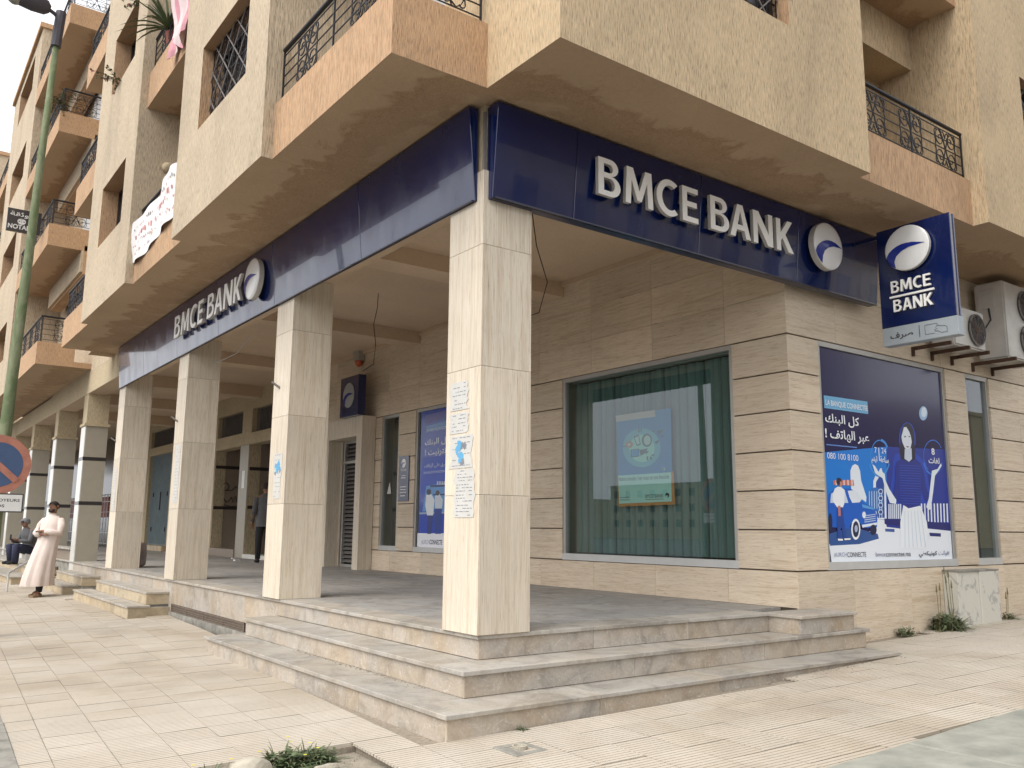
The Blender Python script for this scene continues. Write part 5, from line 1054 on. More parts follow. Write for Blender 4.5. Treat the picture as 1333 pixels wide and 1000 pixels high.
ART_LEFT=[(1,(95,100,170),[(0.174,2.341),(0.877,2.371),(0.883,2.223),(0.182,2.177)]),
(2,(110,150,205),[(0.21,2.15),(0.885,2.179),(0.889,2.056),(0.202,2.037)]),
(1,(22,70,190),[(0.117,1.596),(0.907,1.598),(0.933,0.944),(0.068,0.968)]),
(2,(90,150,215),[(0.261,1.097),(0.925,1.139),(0.898,0.27),(0.051,0.261)]),
(3,(12,60,180),[(0.05,0.664),(0.944,0.654),(0.898,0.276),(0.037,0.261)]),
(3,(20,50,120),[(0.391,1.109),(0.927,1.1),(0.928,1.068),(0.393,1.073)]),
(3,(20,50,120),[(0.495,0.956),(0.933,0.951),(0.934,0.925),(0.496,0.93)]),
(4,(215,225,235),[(0.613,1.168),(0.638,1.167),(0.641,1.107),(0.615,1.108)]),
(4,(215,225,235),[(0.67,1.165),(0.695,1.164),(0.697,1.105),(0.672,1.106)]),
(4,(215,225,235),[(0.726,1.163),(0.751,1.162),(0.754,1.103),(0.729,1.104)]),
(4,(215,225,235),[(0.782,1.161),(0.807,1.16),(0.81,1.101),(0.785,1.102)]),
(4,(215,225,235),[(0.838,1.159),(0.863,1.158),(0.865,1.099),(0.841,1.1)]),
(4,(220,228,240),[(0.075,0.832),(0.095,0.839),(0.27,0.912),(0.25,0.906)]),
(4,(220,228,240),[(0.129,0.818),(0.149,0.824),(0.291,0.878),(0.272,0.872)]),
(4,(220,228,240),[(0.183,0.803),(0.202,0.81),(0.312,0.844),(0.293,0.838)]),
(4,(220,228,240),[(0.236,0.789),(0.256,0.795),(0.333,0.811),(0.314,0.804)]),
(4,(220,228,240),[(0.289,0.775),(0.309,0.781),(0.354,0.777),(0.335,0.771)]),
(4,(220,228,240),[(0.342,0.761),(0.361,0.767),(0.375,0.743),(0.356,0.737)]),
(5,(225,232,240),[(0.268,0.946),(0.43,0.958),(0.544,0.856),(0.511,0.593),(0.318,0.588),(0.244,0.762)]),
(5,(30,35,60),[(0.429,0.991),(0.419,0.965),(0.392,0.946),(0.353,0.94),(0.314,0.948),(0.284,0.969),(0.272,0.996),(0.282,1.023),(0.309,1.041),(0.348,1.047),(0.388,1.039),(0.417,1.018)]),
(5,(25,50,130),[(0.318,0.595),(0.511,0.593),(0.461,0.282),(0.333,0.281)]),
(5,(205,215,230),[(0.56,0.922),(0.704,0.951),(0.814,0.85),(0.789,0.688),(0.57,0.691)]),
(5,(60,50,60),[(0.703,0.967),(0.696,0.944),(0.673,0.928),(0.642,0.923),(0.61,0.93),(0.586,0.947),(0.577,0.971),(0.584,0.994),(0.607,1.01),(0.638,1.015),(0.67,1.008),(0.694,0.99)]),
(5,(20,60,150),[(0.538,0.708),(0.789,0.705),(0.775,0.285),(0.588,0.283)]),
(4,(150,170,200),[(0.051,0.647),(0.944,0.654),(0.945,0.622),(0.053,0.614)]),
(4,(236,238,246),[(0.051,0.261),(0.959,0.277),(0.967,0.055),(0.061,0.055)])]
TEXT_LEFT=[('LA BANQUE CONNECTÉE', 0.239, 1.225, 2.036, 2.103, (225, 232, 245)), ('ar:kl albnk', 0.183, 0.991, 1.779, 1.914, (225, 232, 245)), ('ar:ebr alantrnyt !', 0.192, 1.386, 1.599, 1.738, (225, 232, 245)), ('ar:alttbyq ela alhatf', 0.177, 1.067, 1.399, 1.483, (190, 205, 240)), ('bmceconnectee.ma', 0.169, 1.01, 1.311, 1.365, (190, 205, 240)), ('#URCH', 0.15, 0.404, 0.099, 0.181, (140, 145, 170)), ('CONNECTE', 0.416, 0.824, 0.106, 0.186, (45, 50, 75))]
# ================================================================= POSTERS
def C3(c): return C(*c)
ARTM = {}
def print_mat(c, gloss=.35, coat=.25):
    k = (c, gloss)
    if k not in ARTM:
        t = NT('poster ink %d %d %d' % c); t.col(C3(c)); t.set(Roughness=gloss); t.b.inputs['Coat Weight'].default_value = coat; t.b.inputs['Coat Roughness'].default_value = .06; ARTM[k] = t.m
    return ARTM[k]
def artwork(parent, art, texts, fn, ou, oz, sgn, base, umax=None, step=.0009, gloss=.35, coat=.25, name='printed_artwork'):
    mats = []; m = MB()
    def mi(c):
        nonlocal mats
        mt = print_mat(c, gloss, coat)
        if mt not in mats: mats.append(mt)
        return mats.index(mt)
    for q, (lay, c, pts) in enumerate(sorted(art, key=lambda a_: a_[0])): m.face([fn(ou+sgn*u, oz+v, base+.00005*q) for u, v in pts], mi(c))
    top = base+.00005*len(art)+.0003
    o = link(name, m.mesh(name, mats, fix=False), parent)
    m = MB(); mats = []
    for s_, a, b, e, f, c in texts:
        m = MB(); mats = []; text_into(m, s_, ou+sgn*a, ou+sgn*b, oz+e, oz+f, fn, top, None, mi(c), bold=0.0 if (f-e < .07 or s_ in ('#URCH', 'bmce')) else .02)
        link('lettering', m.mesh('lettering', mats, fix=False), parent)
    return o
# big blue poster on the right window
bp_ = thing('window_poster', 'large blue poster of a woman with raised hands beside an old blue car', 'poster', (5.9, .1, .43))
bx('sheet', bp_, [print_mat((22, 24, 80), .16, .1)], 4.60, 7.225, WY+.040, WY+.052, .43, 2.812)
artwork(bp_, ART_RIGHT, TEXT_RIGHT, fR(WY+.040), 4.612, .37, .988, .0006, gloss=.3, coat=0)
lp_ = thing('window_poster', 'blue poster with Arabic text and two people in white, in the window under the arcade', 'poster', (4.0, 6.8, .43))
bx('sheet', lp_, [print_mat((14, 62, 170), .25, .4)], WX+.040, WX+.052, 5.66, 7.80, .45, 2.812)
al = [(3.4, (236, 238, 246), [(0, .06), (2.1, .06), (2.1, .30), (0, .29)]), (0.5, (24, 90, 200), [(.3, .3), (2.1, .3), (2.1, 1.2), (.3, 1.2)]), (0.7, (60, 140, 215), [(1.0, .3), (2.1, .3), (2.1, .9), (1.0, .7)])]
artwork(lp_, ART_LEFT+al, TEXT_LEFT, fL(WX+.040), 7.835, .40, -1, .0006, gloss=.25, coat=.1)
# vertical blinds
vb = thing('vertical_blind', 'teal vertical blind drawn behind the large shop window', 'blind', (4.25, 2.35, .4))
sm_ = MB(); prof = [(-.052, .022), (-.03, .004), (0, -.006), (.03, .0), (.052, .016)]
for (a, b), (c_, d) in zip(prof, prof[1:]): sm_.hexa([(b, a, .47), (d, c_, .47), (d+.002, c_, .47), (b+.002, a, .47), (b, a, 2.80), (d, c_, 2.80), (d+.002, c_, 2.80), (b+.002, a, 2.80)])
sme = sm_.mesh('blind_slat', ['teal'])
y = .86; k = 0
while y < 3.86:
    link('blind_slat', sme, vb, (4.235+rnd.uniform(-.02, .02), y, 0), rot=(0, 0, .25+.5*math.sin(k*1.9)+rnd.uniform(-.2, .2))); y += .092; k += 1
bx('head_rail', vb, ['alu_light'], 4.20, 4.27, .8, 3.9, 2.82, 2.87)
wp = thing('hanging_poster', 'pale blue advertising poster with an orange border hanging behind the large shop window', 'poster', (4.14, 2.4, 1.1))
bx('sheet', wp, [print_mat((62, 135, 190), .6, 0)], 4.15, 4.158, 1.93, 2.88, 1.09, 2.27)
artwork(wp, ART_WINDOW, [t_ for t_ in TEXT_WINDOW if not t_[0].startswith('—')], fL(4.149), 2.87, 1.09, -1, .001, gloss=.6, coat=0)
m = MB()
for a, b, e, f in [t_[1:5] for t_ in TEXT_WINDOW if t_[0].startswith('—')]: m.box(4.14, 4.142, 2.87-a, 2.87-b, 1.09+e+.004, 1.09+f-.004)
put('small_print', m, ['iron_grey'], wp)
m = MB(); m.tube([(4.145, 2.4, 2.27), (4.2, 2.4, 2.82)], .003, 4); put('string', m, ['band'], wp)
# triangle sticker on the slim window
m = MB(); m.prism([(9.02, 1.40), (8.86, 1.40), (8.92, 1.62)], fL(WX+.054), 0, .002); tag(put('sticker', m, ['alu_light']), 'small pale triangular sticker on the slim window by the plaque', 'sticker')

# torn notices on the columns
def notice(label, x, ya, yb, za, zb_, seed, blue=None, lines=10, name='torn_notice'):
    rr = random.Random(seed); n = 9
    L_ = [(ya+rr.uniform(-.02, .02), za+(zb_-za)*k/n) for k in range(n+1)]; R_ = [(yb+rr.uniform(-.02, .02), za+(zb_-za)*k/n) for k in range(n, -1, -1)]
    th = thing(name, label, 'notice', (x, (ya+yb)/2, za)); f = fL(x); m = MB(); m.prism(L_+R_, f, .0005, .0025); put('paper', m, ['paper'], th)
    m = MB(); h = zb_-za
    for k in range(lines):
        z = za+h*(k+.5)/lines+rr.uniform(-.004, .004); a = min(ya, yb)+.03; b = max(ya, yb)-.03; u = a
        while u < b:
            w_ = rr.uniform(.01, .05)
            if rr.random() < .7: m.face([f(u, z, .0032), f(min(u+w_, b), z, .0032), f(min(u+w_, b), z+.006, .0032), f(u, z+.006, .0032)], 0)
            u += w_+.012
    if blue:
        for q in range(9):
            cu = (ya+yb)/2+rr.uniform(-.08, .08); cz = blue+rr.uniform(-.07, .07); s = rr.uniform(.02, .05)
            m.face([f(cu+s*math.cos(a)*rr.uniform(.6, 1.2), cz+s*math.sin(a)*rr.uniform(.6, 1.2), .0034+q*.0002) for a in [i*.9 for i in range(7)]], 1 if q % 3 else 0)
    o = put('print', m, ['ink', 'cyan'], th); o['kind'] = 'stuff'
M['paper'] = plain('white paper', (.56, .555, .53), .8, 0, 0, .08, 12); M['ink'] = plain('faded ink', (.22, .23, .26), .8); M['cyan'] = plain('blue print', (.12, .38, .62), .8)
xc = -.0415
notice('white torn notice with a dark drawing, topmost on the corner column', xc, .385, .135, 1.70, 1.925, 1, None, 7)
notice('small white torn notice, second from the top on the corner column', xc, .385, .13, 1.515, 1.675, 5, None, 5)
notice('white torn notice with a blue building drawing on the corner column', xc, .37, .06, 1.24, 1.495, 2, 1.36, 6)
notice('long white torn notice with small print, lowest on the corner column', xc, .305, .02, .86, 1.23, 3, None, 14)
notice('white and blue torn notice on the second column from the corner', xc, 4.12, 3.90, 1.09, 1.60, 4, 1.42, 10)
notice('tall narrow strip of white torn notices on the third column from the corner', xc, 8.15, 7.92, 1.12, 1.99, 6, None, 18)
notice('faded white strip of paper on the fourth column from the corner', xc, 12.20, 11.99, 1.04, 1.83, 7, None, 16)
# ================================================================= THINGS ON THE FACADE
M['rust'] = plain('rusty steel', (.10, .055, .035), .8, .3, 0, .4, 12); M['ac'] = plain('aged white casing', (.58, .56, .52), .5, 0, .1, .22, 3); M['cable'] = plain('black cable', (.03, .03, .03), .6)
t = NT('weathered green paint'); n = t.noise(t.mapv((1, 1, .35)), 9, 7, .7, .8); t.col(t.mix(t.ramp(n, [(.40, 0), (.62, 1)]), (.115, .155, .07), (.215, .235, .14))); t.set(Roughness=.8); t.bump(n, .3, .004); M['green_metal'] = t.m; M['grey_metal'] = plain('dark grey bracket', (.08, .075, .09), .6, .3)
for y in (4.08, 8.2, 12.3):
    m = MB(); m.tube([(-.038, y, 2.36), (-.13, y+.04, 2.43)], .014, 6); tag(put('hook_pipe', m, ['iron_grey']), {4.08: 'short iron pipe stub on the second column from the corner', 8.2: 'short iron pipe stub on the third column from the corner', 12.3: 'short iron pipe stub on the fourth column from the corner'}[y], 'pipe', 'pipe stubs on the columns')
def ac_unit(label, x0, x1, y0, y1, z0, z1, fans, armx):
    t_ = thing('air_conditioner', label, 'air conditioner', ((x0+x1)/2, y1, z0), 'outdoor units on the right street wall')
    bx('casing', t_, ['ac'], x0, x1, y0, y1, z0, z1, bevel=.018, seg=None) if False else put('casing', (lambda m: (m.box(x0, x1, y0, y1, z0, z1), m)[1])(MB()), ['ac'], t_, bevel=.02, seg=2)
    for fx, fz, fr in fans:
        m = MB(); m.lathe([(fr, 0), (fr, .004)], (fx, y0-.004, fz), (0, -1, 0), 28, 0)
        fb = put('fan_recess', m, ['dark'], t_)
        m = MB()
        for b in range(3):
            a = b*2.094+.4; P = [(fx+.04*math.cos(a-.5), y0-.012, fz+.04*math.sin(a-.5)), (fx+fr*.9*math.cos(a-.35), y0-.010, fz+fr*.9*math.sin(a-.35)), (fx+fr*.92*math.cos(a+.3), y0-.018, fz+fr*.92*math.sin(a+.3)), (fx+.05*math.cos(a+.6), y0-.016, fz+.05*math.sin(a+.6))]
            m.face(P, 0)
        m.lathe([(.05, 0), (.045, .02)], (fx, y0-.006, fz), (0, -1, 0), 12, 0); put('fan_blade', m, ['rust'], fb)
        m = MB()
        for q in range(7):
            rr = fr*(.2+.8*q/6); m.tube([(fx+rr*math.cos(a*.2618), y0-.024, fz+rr*math.sin(a*.2618)) for a in range(25)], .003 if q < 6 else .012, 4, caps=False)
        for q in range(10): m.tube([(fx+fr*.2*math.cos(q*.628), y0-.026, fz+fr*.2*math.sin(q*.628)), (fx+fr*math.cos(q*.628), y0-.022, fz+fr*math.sin(q*.628))], .003, 3)
        put('fan_guard', m, ['iron_grey'], t_)
    m = MB(); m.box(x0-.012, x0-.001, y0+.12, y1-.05, z1-.34*(z1-z0), z1-.1*(z1-z0)); m.box(x0-.016, x0-.0125, y0+.15, y0+.25, z1-.17*(z1-z0), z1-.145*(z1-z0)); put('side_cover', m, ['ac'], t_, bevel=.003)
    m = MB(); m.tube([(x0-.006, y0+.2, z1-.34*(z1-z0)), (x0-.04, y0+.17, z1-.5*(z1-z0)), (x0-.03, y0+.27, z1-.62*(z1-z0)), (x0-.01, y0+.33, z1-.65*(z1-z0))], .012, 6); put('cable', m, ['cable'], t_)
    for ax in armx:
        m = MB(); m.box(ax, ax+.035, y0-.09, .079, z0-.055, z0-.012); m.box(ax, ax+.035, .05, .079, z0-.13, z0-.055); put('bracket', m, ['rust'], t_)
ac_unit('smaller single-fan white air conditioner outdoor unit just behind the blue blade sign', 6.80, 7.59, -.32, -.02, 3.06, 3.57, [(7.35, 3.31, .20)], (6.5, 6.95, 7.45))
ac_unit('tall rusty white air conditioner outdoor unit with two fans at the right edge', 8.02, 9.0, -.40, -.02, 3.04, 4.08, [(8.60, 3.80, .21), (8.60, 3.32, .21)], (8.0, 8.55))
# meter cabinet low on the wall
t_ = thing('meter_box', 'low whitish metal cabinet with peeling paint against the right street wall', 'cabinet', (7.3, 0, -.35))
t = NT('peeling white paint'); n = t.noise(t.mapv((1, 1, .8)), 5, 7, .65, .8); t.col(t.mix(t.ramp(n, [(.56, 0), (.59, 1)]), (.58, .565, .50), (.40, .385, .36))); t.set(Roughness=.7); t.bump(n, .2, .004); M['peel'] = t.m
bx('door_leaf', t_, ['peel'], 6.86, 7.37, -.10, .078, -.36, .31, bevel=.004); bx('door_leaf', t_, ['peel'], 7.375, 7.86, -.115, .078, -.34, .31, bevel=.004); bx('top', t_, ['concrete'], 6.85, 7.87, -.12, .079, .312, .33)
# alarm siren and hanging wires in the arcade
t_ = thing('alarm_siren', 'small grey alarm box with an orange lamp under the arcade ceiling', 'siren', (3.95, 10.15, 4.0)); M['orange_lens'] = plain('orange lens', (.62, .13, .04), .3, 0, .5)
bx('box', t_, ['alu'], 3.84, 3.99, 10.02, 10.25, 4.08, 4.30, bevel=.01); m = MB(); m.lathe([(.085, .06), (.08, .02), (.05, -.04), (.02, -.06)], (3.91, 10.13, 4.02), (0, 0, 1), 14); put('lens', m, ['orange_lens'], t_, smooth=True)
def wire(label, pts, r_=.006):
    m = MB(); m.tube(pts, r_, 5); return tag(put('hanging_wire', m, ['cable']), label, 'wire')
wire('thin wire hanging from the arcade ceiling near the small alarm lamp', [(2.15, 5.96, 4.275), (2.16, 6.0, 4.05), (2.12, 6.02, 3.8), (2.17, 6.03, 3.5), (2.16, 6.06, 3.2), (2.02, 6.05, 3.1), (1.98, 6.05, 3.07)])
wire('thin wire looping from the ceiling beside the corner column', [(1.95, 1.9, 4.275), (1.98, 1.86, 3.9), (2.12, 1.84, 3.5), (2.05, 1.9, 3.15), (1.82, 2.0, 3.05)])
m = MB(); m.tube([(.6, 7.0, 3.6), (.5, 7.3, 3.35), (.35, 7.7, 3.25), (.2, 8.1, 3.35), (.15, 8.4, 3.6)], .006, 5); tag(put('hanging_wire', m, ['alu_light']), 'pale loop of wire hanging below the left fascia between the second and third columns', 'wire')
# banner on the second balcony
t = NT('banner cloth'); n = t.noise(t.mapv((1, 5, 8)), 2.2, 4, .7); t.col((.78, .77, .76)); t.set(Roughness=.8); M['banner'] = t.m; M['red_ink'] = plain('red print', (.60, .22, .22), .8)
bn = thing('banner', 'white cloth banner with faded red writing tied over the orange balcony between two bays', 'banner', (-1.05, 6.4, 4.6)); m = MB(); N = 14
def bpnt(u, v): return (-1.04-.035*math.sin(u*9)*(.4+v)-.02*math.cos(u*23+v*4), 5.12+2.36*u, 4.58+.08*math.sin(u*5)-.10*math.sin(u*math.pi)*(1-v)+v*(.66-.14*u))
for i in range(N*2):
    for j in range(5): m.face([bpnt(i/N/2, j/5), bpnt((i+1)/N/2, j/5), bpnt((i+1)/N/2, (j+1)/5), bpnt(i/N/2, (j+1)/5)], 0)
put('cloth', m, ['banner'], bn, smooth=True)
m = MB(); rr = random.Random(5)
for row_ in range(4):
    u = .06
    while u < .95:
        w_ = rr.uniform(.004, .012) if row_ != 1 else rr.uniform(.006, .02); v = .82-row_*.2+rr.uniform(-.02, .02); hgt = rr.uniform(.02, .07) if row_ != 1 else rr.uniform(.05, .12)
        if rr.random() < .75:
            P = [bpnt(1-u, v), bpnt(1-u-w_, v), bpnt(1-u-w_, v-hgt), bpnt(1-u, v-hgt)]; m.face([(p[0]-.006, p[1], p[2]) for p in P], 0 if (row_ == 1 or rr.random() < .5) else 1)
        u += w_+rr.uniform(.008, .016)
o = put('writing', m, ['red_ink', 'iron_grey'], bn); o['kind'] = 'stuff'
def wall_lamp(label, c, ax):
    m = MB(); m.lathe([(.09, 0), (.085, .04), (.06, .08), (.02, .10)], c, ax, 14); tag(put('wall_lamp', m, ['beige_paint'], smooth=True), label, 'lamp')
wall_lamp('round wall lamp on the bay side above the white banner', (-.66, 7.418, 6.03), (0, -1, 0))
# towel, potted palm, washing
M['pink'] = plain('pink towel', (.66, .33, .38), .95, 0, 0, .15, 5, .004); M['pink_pale'] = plain('pale pink towel', (.70, .58, .58), .95, 0, 0, .1, 8, .004)
tw = thing('towel', 'long pink and white striped towel hung over the upper balcony rail', 'towel', (-1.05, 5.7, 7.2)); m = MB()
def tp(u, v): return (-1.03-.07*math.sin(v*16)*(1-u*.3)-.03*u-.03*math.sin(u*8), 5.3+.72*v+.05*math.sin(u*6), 8.12-1.12*u+.07*math.cos(v*11)*u)
for i in range(12):
    for j in range(16): m.face([tp(i/12, j/16), tp(i/12, (j+1)/16), tp((i+1)/12, (j+1)/16), tp((i+1)/12, j/16)], 0 if (j % 4 == 0 or (i > 8 and j % 4 < 2)) else 1)
put('cloth', m, ['pink', 'pink_pale'], tw, smooth=True)
M['leaf'] = plain('green leaf', (.10, .135, .06), .6, 0, 0, .35, 20); M['leaf_dry'] = plain('dry leaf', (.17, .15, .07), .7, 0, 0, .3, 20); M['yellow'] = plain('yellow petal', (.68, .58, .08), .7); M['clay'] = plain('clay pot', (.28, .08, .06), .8)
def blade(m, p, a, el, L_, w_, droop, mi=0, n=4):
    p = Vector(p); d = Vector((math.cos(a)*math.cos(el), math.sin(a)*math.cos(el), math.sin(el))); s = Vector((-math.sin(a), math.cos(a), 0)); prev = None
    for k in range(n+1):
        t0 = k/n; c = p+d*L_*t0+Vector((0, 0, -droop*L_*t0*t0)); ww = w_*(1-t0)**.6*(.6+.8*t0 if t0 < .4 else .9)
        cur = (c-s*ww, c+s*ww+Vector((0, 0, ww*.3)))
        if prev: m.face([prev[0], prev[1], cur[1], cur[0]], mi)
        prev = cur
pp = thing('potted_palm', 'spiky green potted plant behind the upper balcony railing', 'plant', (-.8, 6.7, 7.35)); m = MB(); rr = random.Random(8)
for k in range(56): blade(m, (-.95, 6.75, 7.85), rr.uniform(0, 6.28), rr.uniform(.1, 1.4), rr.uniform(.45, .85), .03, rr.uniform(.2, .6))
put('leaf', m, ['leaf'], pp); m = MB(); m.lathe([(.1, 0), (.14, .3)], (-.85, 6.75, 7.5)); put('pot', m, ['clay'], pp)
def twig_plant(label, c, n, rad, seed, flowers=0, name='climbing_plant', down=.5):
    rr = random.Random(seed); t_ = thing(name, label, 'plant', c); m = MB(); f = MB()
    for k in range(n):
        a = rr.uniform(0, 6.28); e = rr.uniform(-1, 1.2); L_ = rad*rr.uniform(.4, 1); q = [Vector(c)]
        for s in range(4): q.append(q[-1]+Vector((math.cos(a)*math.cos(e), math.sin(a)*math.cos(e), math.sin(e)))*L_/4); e -= down*.4; a += rr.uniform(-.4, .4)
        m.tube(q, .004, 3, 1)
        for s in q[1:]:
            for w_ in range(3): blade(m, s, rr.uniform(0, 6.28), rr.uniform(-.5, 1), rr.uniform(.04, .09), .022, .3, 0, 2)
        if k < flowers:
            for w_ in range(4): blade(f, q[-1], rr.uniform(0, 6.28), rr.uniform(-.5, 1), .05, .03, .1, 0, 2)
    put('leaf', m, ['leaf', 'rust'], t_)
    if flowers: put('flower', f, ['pink'], t_)
twig_plant('leafy climber with pink flowers spilling from the second-floor window of the far bay', (-1.13, 9.1, 7.95), 10, .5, 3, 5); twig_plant('dry climber hanging inside the top of the second-floor window of the far bay', (-1.0, 8.2, 8.9), 9, .5, 4, 3)
twig_plant('bushy green plant at the corner of the second balcony next door', (-1.1, 15.8, 10.4), 26, .55, 6, 0, 'balcony_plant')
# ================================================================= STREET LAMP, ROAD SIGNS
lp = thing('street_lamp', 'tall green weathered lamp post with a grey lamp head by the left kerb', 'street lamp', (-2.45, 7, -.6))
m = MB(); pl_ = [(-2.455, 7, -.6), (-2.45, 7, 1.0), (-2.43, 7, 2.53), (-2.385, 7, 4.2), (-2.36, 7, 5.6), (-2.32, 7, 7.25)]; m.tube(pl_, [.082, .078, .068, .056, .046, .038], 14); put('post', m, ['green_metal'], lp, smooth=True)
m = MB(); m.tube([(-2.325, 7, 7.2), (-2.30, 7, 7.72)], .065, 10); m.tube([(-2.30, 7, 7.60), (-2.38, 6.98, 7.66), (-2.50, 6.95, 7.70)], .026, 8); put('arm', m, ['grey_metal'], lp)
m = MB(); hd = Vector((-2.44, 6.95, 7.68)); ax = Vector((-.93, -.05, .16)).normalized(); m.lathe([(.05, 0), (.10, .05), (.13, .2), (.135, .38), (.10, .55), (.03, .62)], hd, ax, 14); put('lamp_head', m, ['grey_metal'], lp, smooth=True)
m = MB(); m.lathe([(.10, 0), (.095, .06), (.04, .10)], hd+ax*.38+Vector((-.02, 0, -.05)), Vector((-.3, 0, -.95)).normalized(), 14); put('lens', m, ['kerb_green'], lp, smooth=True)
M['sign_red'] = plain('faded red sign ring', (.43, .175, .12), .6, 0, 0, .25, 9); M['sign_blue'] = plain('faded blue sign', (.05, .09, .19), .6, 0, 0, .12, 6); M['sign_white'] = plain('white sign', (.70, .70, .68), .5, 0, 0, .08, 6)
ns = thing('no_parking_sign', 'round blue no parking sign with a faded red ring and slash at the left edge', 'road sign', (-2.5, 6.83, .8)); f = fR(6.84); cu, cz, rr_ = -2.50, 1.505, .365
m = MB(); m.lathe([(rr_, -.02), (rr_, 0)], (cu, 6.84, cz), (0, -1, 0), 36); put('disc', m, ['sign_red'], ns); m = MB(); m.lathe([(rr_*.75, 0), (rr_*.75, .003)], (cu, 6.84, cz), (0, -1, 0), 36); put('blue_field', m, ['sign_blue'], ns)
m = MB(); a = R(-42); dx, dz = math.cos(a), math.sin(a); q = rr_*.8; h = .038; m.prism([(cu-dx*q-dz*h, cz-dz*q+dx*h), (cu-dx*q+dz*h, cz-dz*q-dx*h), (cu+dx*q+dz*h, cz+dz*q-dx*h), (cu+dx*q-dz*h, cz+dz*q+dx*h)], f, .0035, .006); put('slash', m, ['sign_red'], ns)
pt = thing('sign_plate', 'white rectangular plate with black border lettered for security vans, under the round sign', 'road sign', (-2.5, 6.83, .95))
m = MB(); m.box(-2.83, -2.185, 6.835, 6.85, .925, 1.155); put('plate', m, ['band'], pt); m = MB(); m.box(-2.815, -2.20, 6.829, 6.834, .94, 1.14); put('face', m, ['sign_white'], pt)
m = MB(); text_into(m, 'SAUF CONVOYEURS', -2.80, -2.225, 1.055, 1.09, fR(6.8285), 0); text_into(m, 'DE FONDS', -2.72, -2.385, .985, 1.02, fR(6.8285), 0); put('lettering', m, ['band'], pt)
m = MB(); m.tube([(-2.52, 6.875, -.6), (-2.51, 6.875, 1.75)], .025, 8); put('pole', m, ['grey_metal'], ns)
no = thing('hanging_sign', 'black NOTAIRE sign with white Arabic and French lettering behind the lamp post', 'sign', (-1.5, 16.4, 7.4)); yN = 16.4; x0, x1, z0, z1 = -1.875, -1.19, 7.34, 7.875; f = fR(yN-.03)
bx('box', no, ['band'], x0, x1, yN-.03, yN+.05, z0, z1, bevel=.006); m = MB(); text_into(m, 'NOTAIRE', -1.845, -1.30, z0+.06, z0+.17, f, .0015, bold=.03); put('lettering', m, ['sign_white'], no); m = MB(); text_into(m, 'ar:mwvqH', -1.82, -1.33, z1-.20, z1-.07, f, .0015, bold=.02); put('lettering', m, ['sign_white'], no); m = MB()
m.prism([(-1.58+.085*math.cos(i*.3), 7.59+.072*math.sin(i*.3)) for i in range(21)], f, 0, .0015); put('emblem_disc', m, ['sign_white'], no)
m = MB(); m.box(-1.583, -1.577, yN-.034, yN-.032, 7.55, 7.66); m.box(-1.63, -1.53, yN-.034, yN-.032, 7.645, 7.652); m.box(-1.645, -1.61, yN-.034, yN-.032, 7.58, 7.60); m.box(-1.55, -1.515, yN-.034, yN-.032, 7.58, 7.60); put('scales_emblem', m, ['band'], no)
m = MB(); m.tube([(x1, yN, 7.75), (-1.1, yN, 7.75)], .012, 5); m.tube([(x1, yN, 7.45), (-1.1, yN, 7.45)], .012, 5); put('bracket', m, ['iron'], no)
# white handrail by the far steps
m = MB(); m.tube([(-1.35, 14.6, -.18), (-.3, 17.8, .12)], .022, 8); m.tube([(-1.33, 14.65, -.18), (-1.33, 14.65, -.55)], .018, 6); m.tube([(-.35, 17.7, .1), (-.35, 17.7, -.2)], .03, 6); tag(put('handrail', m, ['alu_light']), 'sloping white handrail by the steps at the left edge', 'handrail')

# ================================================================= GROUND DETAILS
def weed(label, x, y, z, n, rad, seed, tall=0, flowers=0, dry=.25):
    rr = random.Random(seed); t_ = thing('weed', label, 'plant', (x, y, z)); m = MB(); f = MB()
    for k in range(n):
        a = rr.uniform(0, 6.28); r0 = rad*.45*math.sqrt(rr.random()); p = (x+r0*math.cos(a), y+r0*math.sin(a)*.7, z)
        blade(m, p, a+rr.uniform(-.8, .8), rr.uniform(.15, 1.45), rad*rr.uniform(.35, 1.0), rad*.022+.003, rr.uniform(.2, .9), 1 if rr.random() < dry else 0, 4)
        if k % 2 == 0: blade(m, (p[0]+rr.uniform(-.05, .05), p[1]+rr.uniform(-.03, .03), z+rad*.35*rr.random()), rr.uniform(0, 6.28), rr.uniform(-.1, .9), rad*.28, rad*.07, .4, 0, 3)
    for k in range(tall):
        a = rr.uniform(0, 6.28); p = Vector((x+rad*.3*math.cos(a), y+rad*.2*math.sin(a), z)); h = rad*rr.uniform(1.0, 1.6); q = p+Vector((rr.uniform(-.04, .04), rr.uniform(-.03, .03), h)); m.tube([p, (p+q)/2+Vector((.01, 0, 0)), q], .004, 3, 1); m.tube([q, q+Vector((0, 0, .09))], [.012, .003], 5, 1)
    for k in range(flowers):
        a = rr.uniform(0, 6.28); c = Vector((x+rad*.6*math.cos(a), y+rad*.4*math.sin(a), z+rad*rr.uniform(.3, .6)))
        for q in range(6): blade(f, c, q*1.05, .3, .016, .009, .1, 0, 2)
    put('leaf', m, ['leaf', 'leaf_dry'], t_)
    if flowers: put('flower', f, ['yellow'], t_)
def G(x, y, d=0): return gz(x, y)+d
weed('green weed tuft with yellow flowers beside the pale stone in the planting pit', -1.64, -.43, G(-1.6, -.4, -.05), 210, .25, 1, 0, 5, .1)
weed('small weed with a yellow flower at the left corner of the planting pit', -2.06, -.42, G(-2, -.4, -.05), 90, .18, 2, 0, 2, .1)
weed('low green weed clump at the far side of the planting pit, nearest the terrace steps', -1.45, -.42, G(-1.5, -.4, -.05), 160, .20, 9, 0, 1, .1)
weed('tiny weed growing at the foot of the lowest step', -.16, -.755, G(-.2, -.75), 46, .065, 3, 0, 0, .1)
weed('small weed against the travertine wall, left of the taller clump', 5.80, -.0, G(5.8, 0), 90, .20, 4)
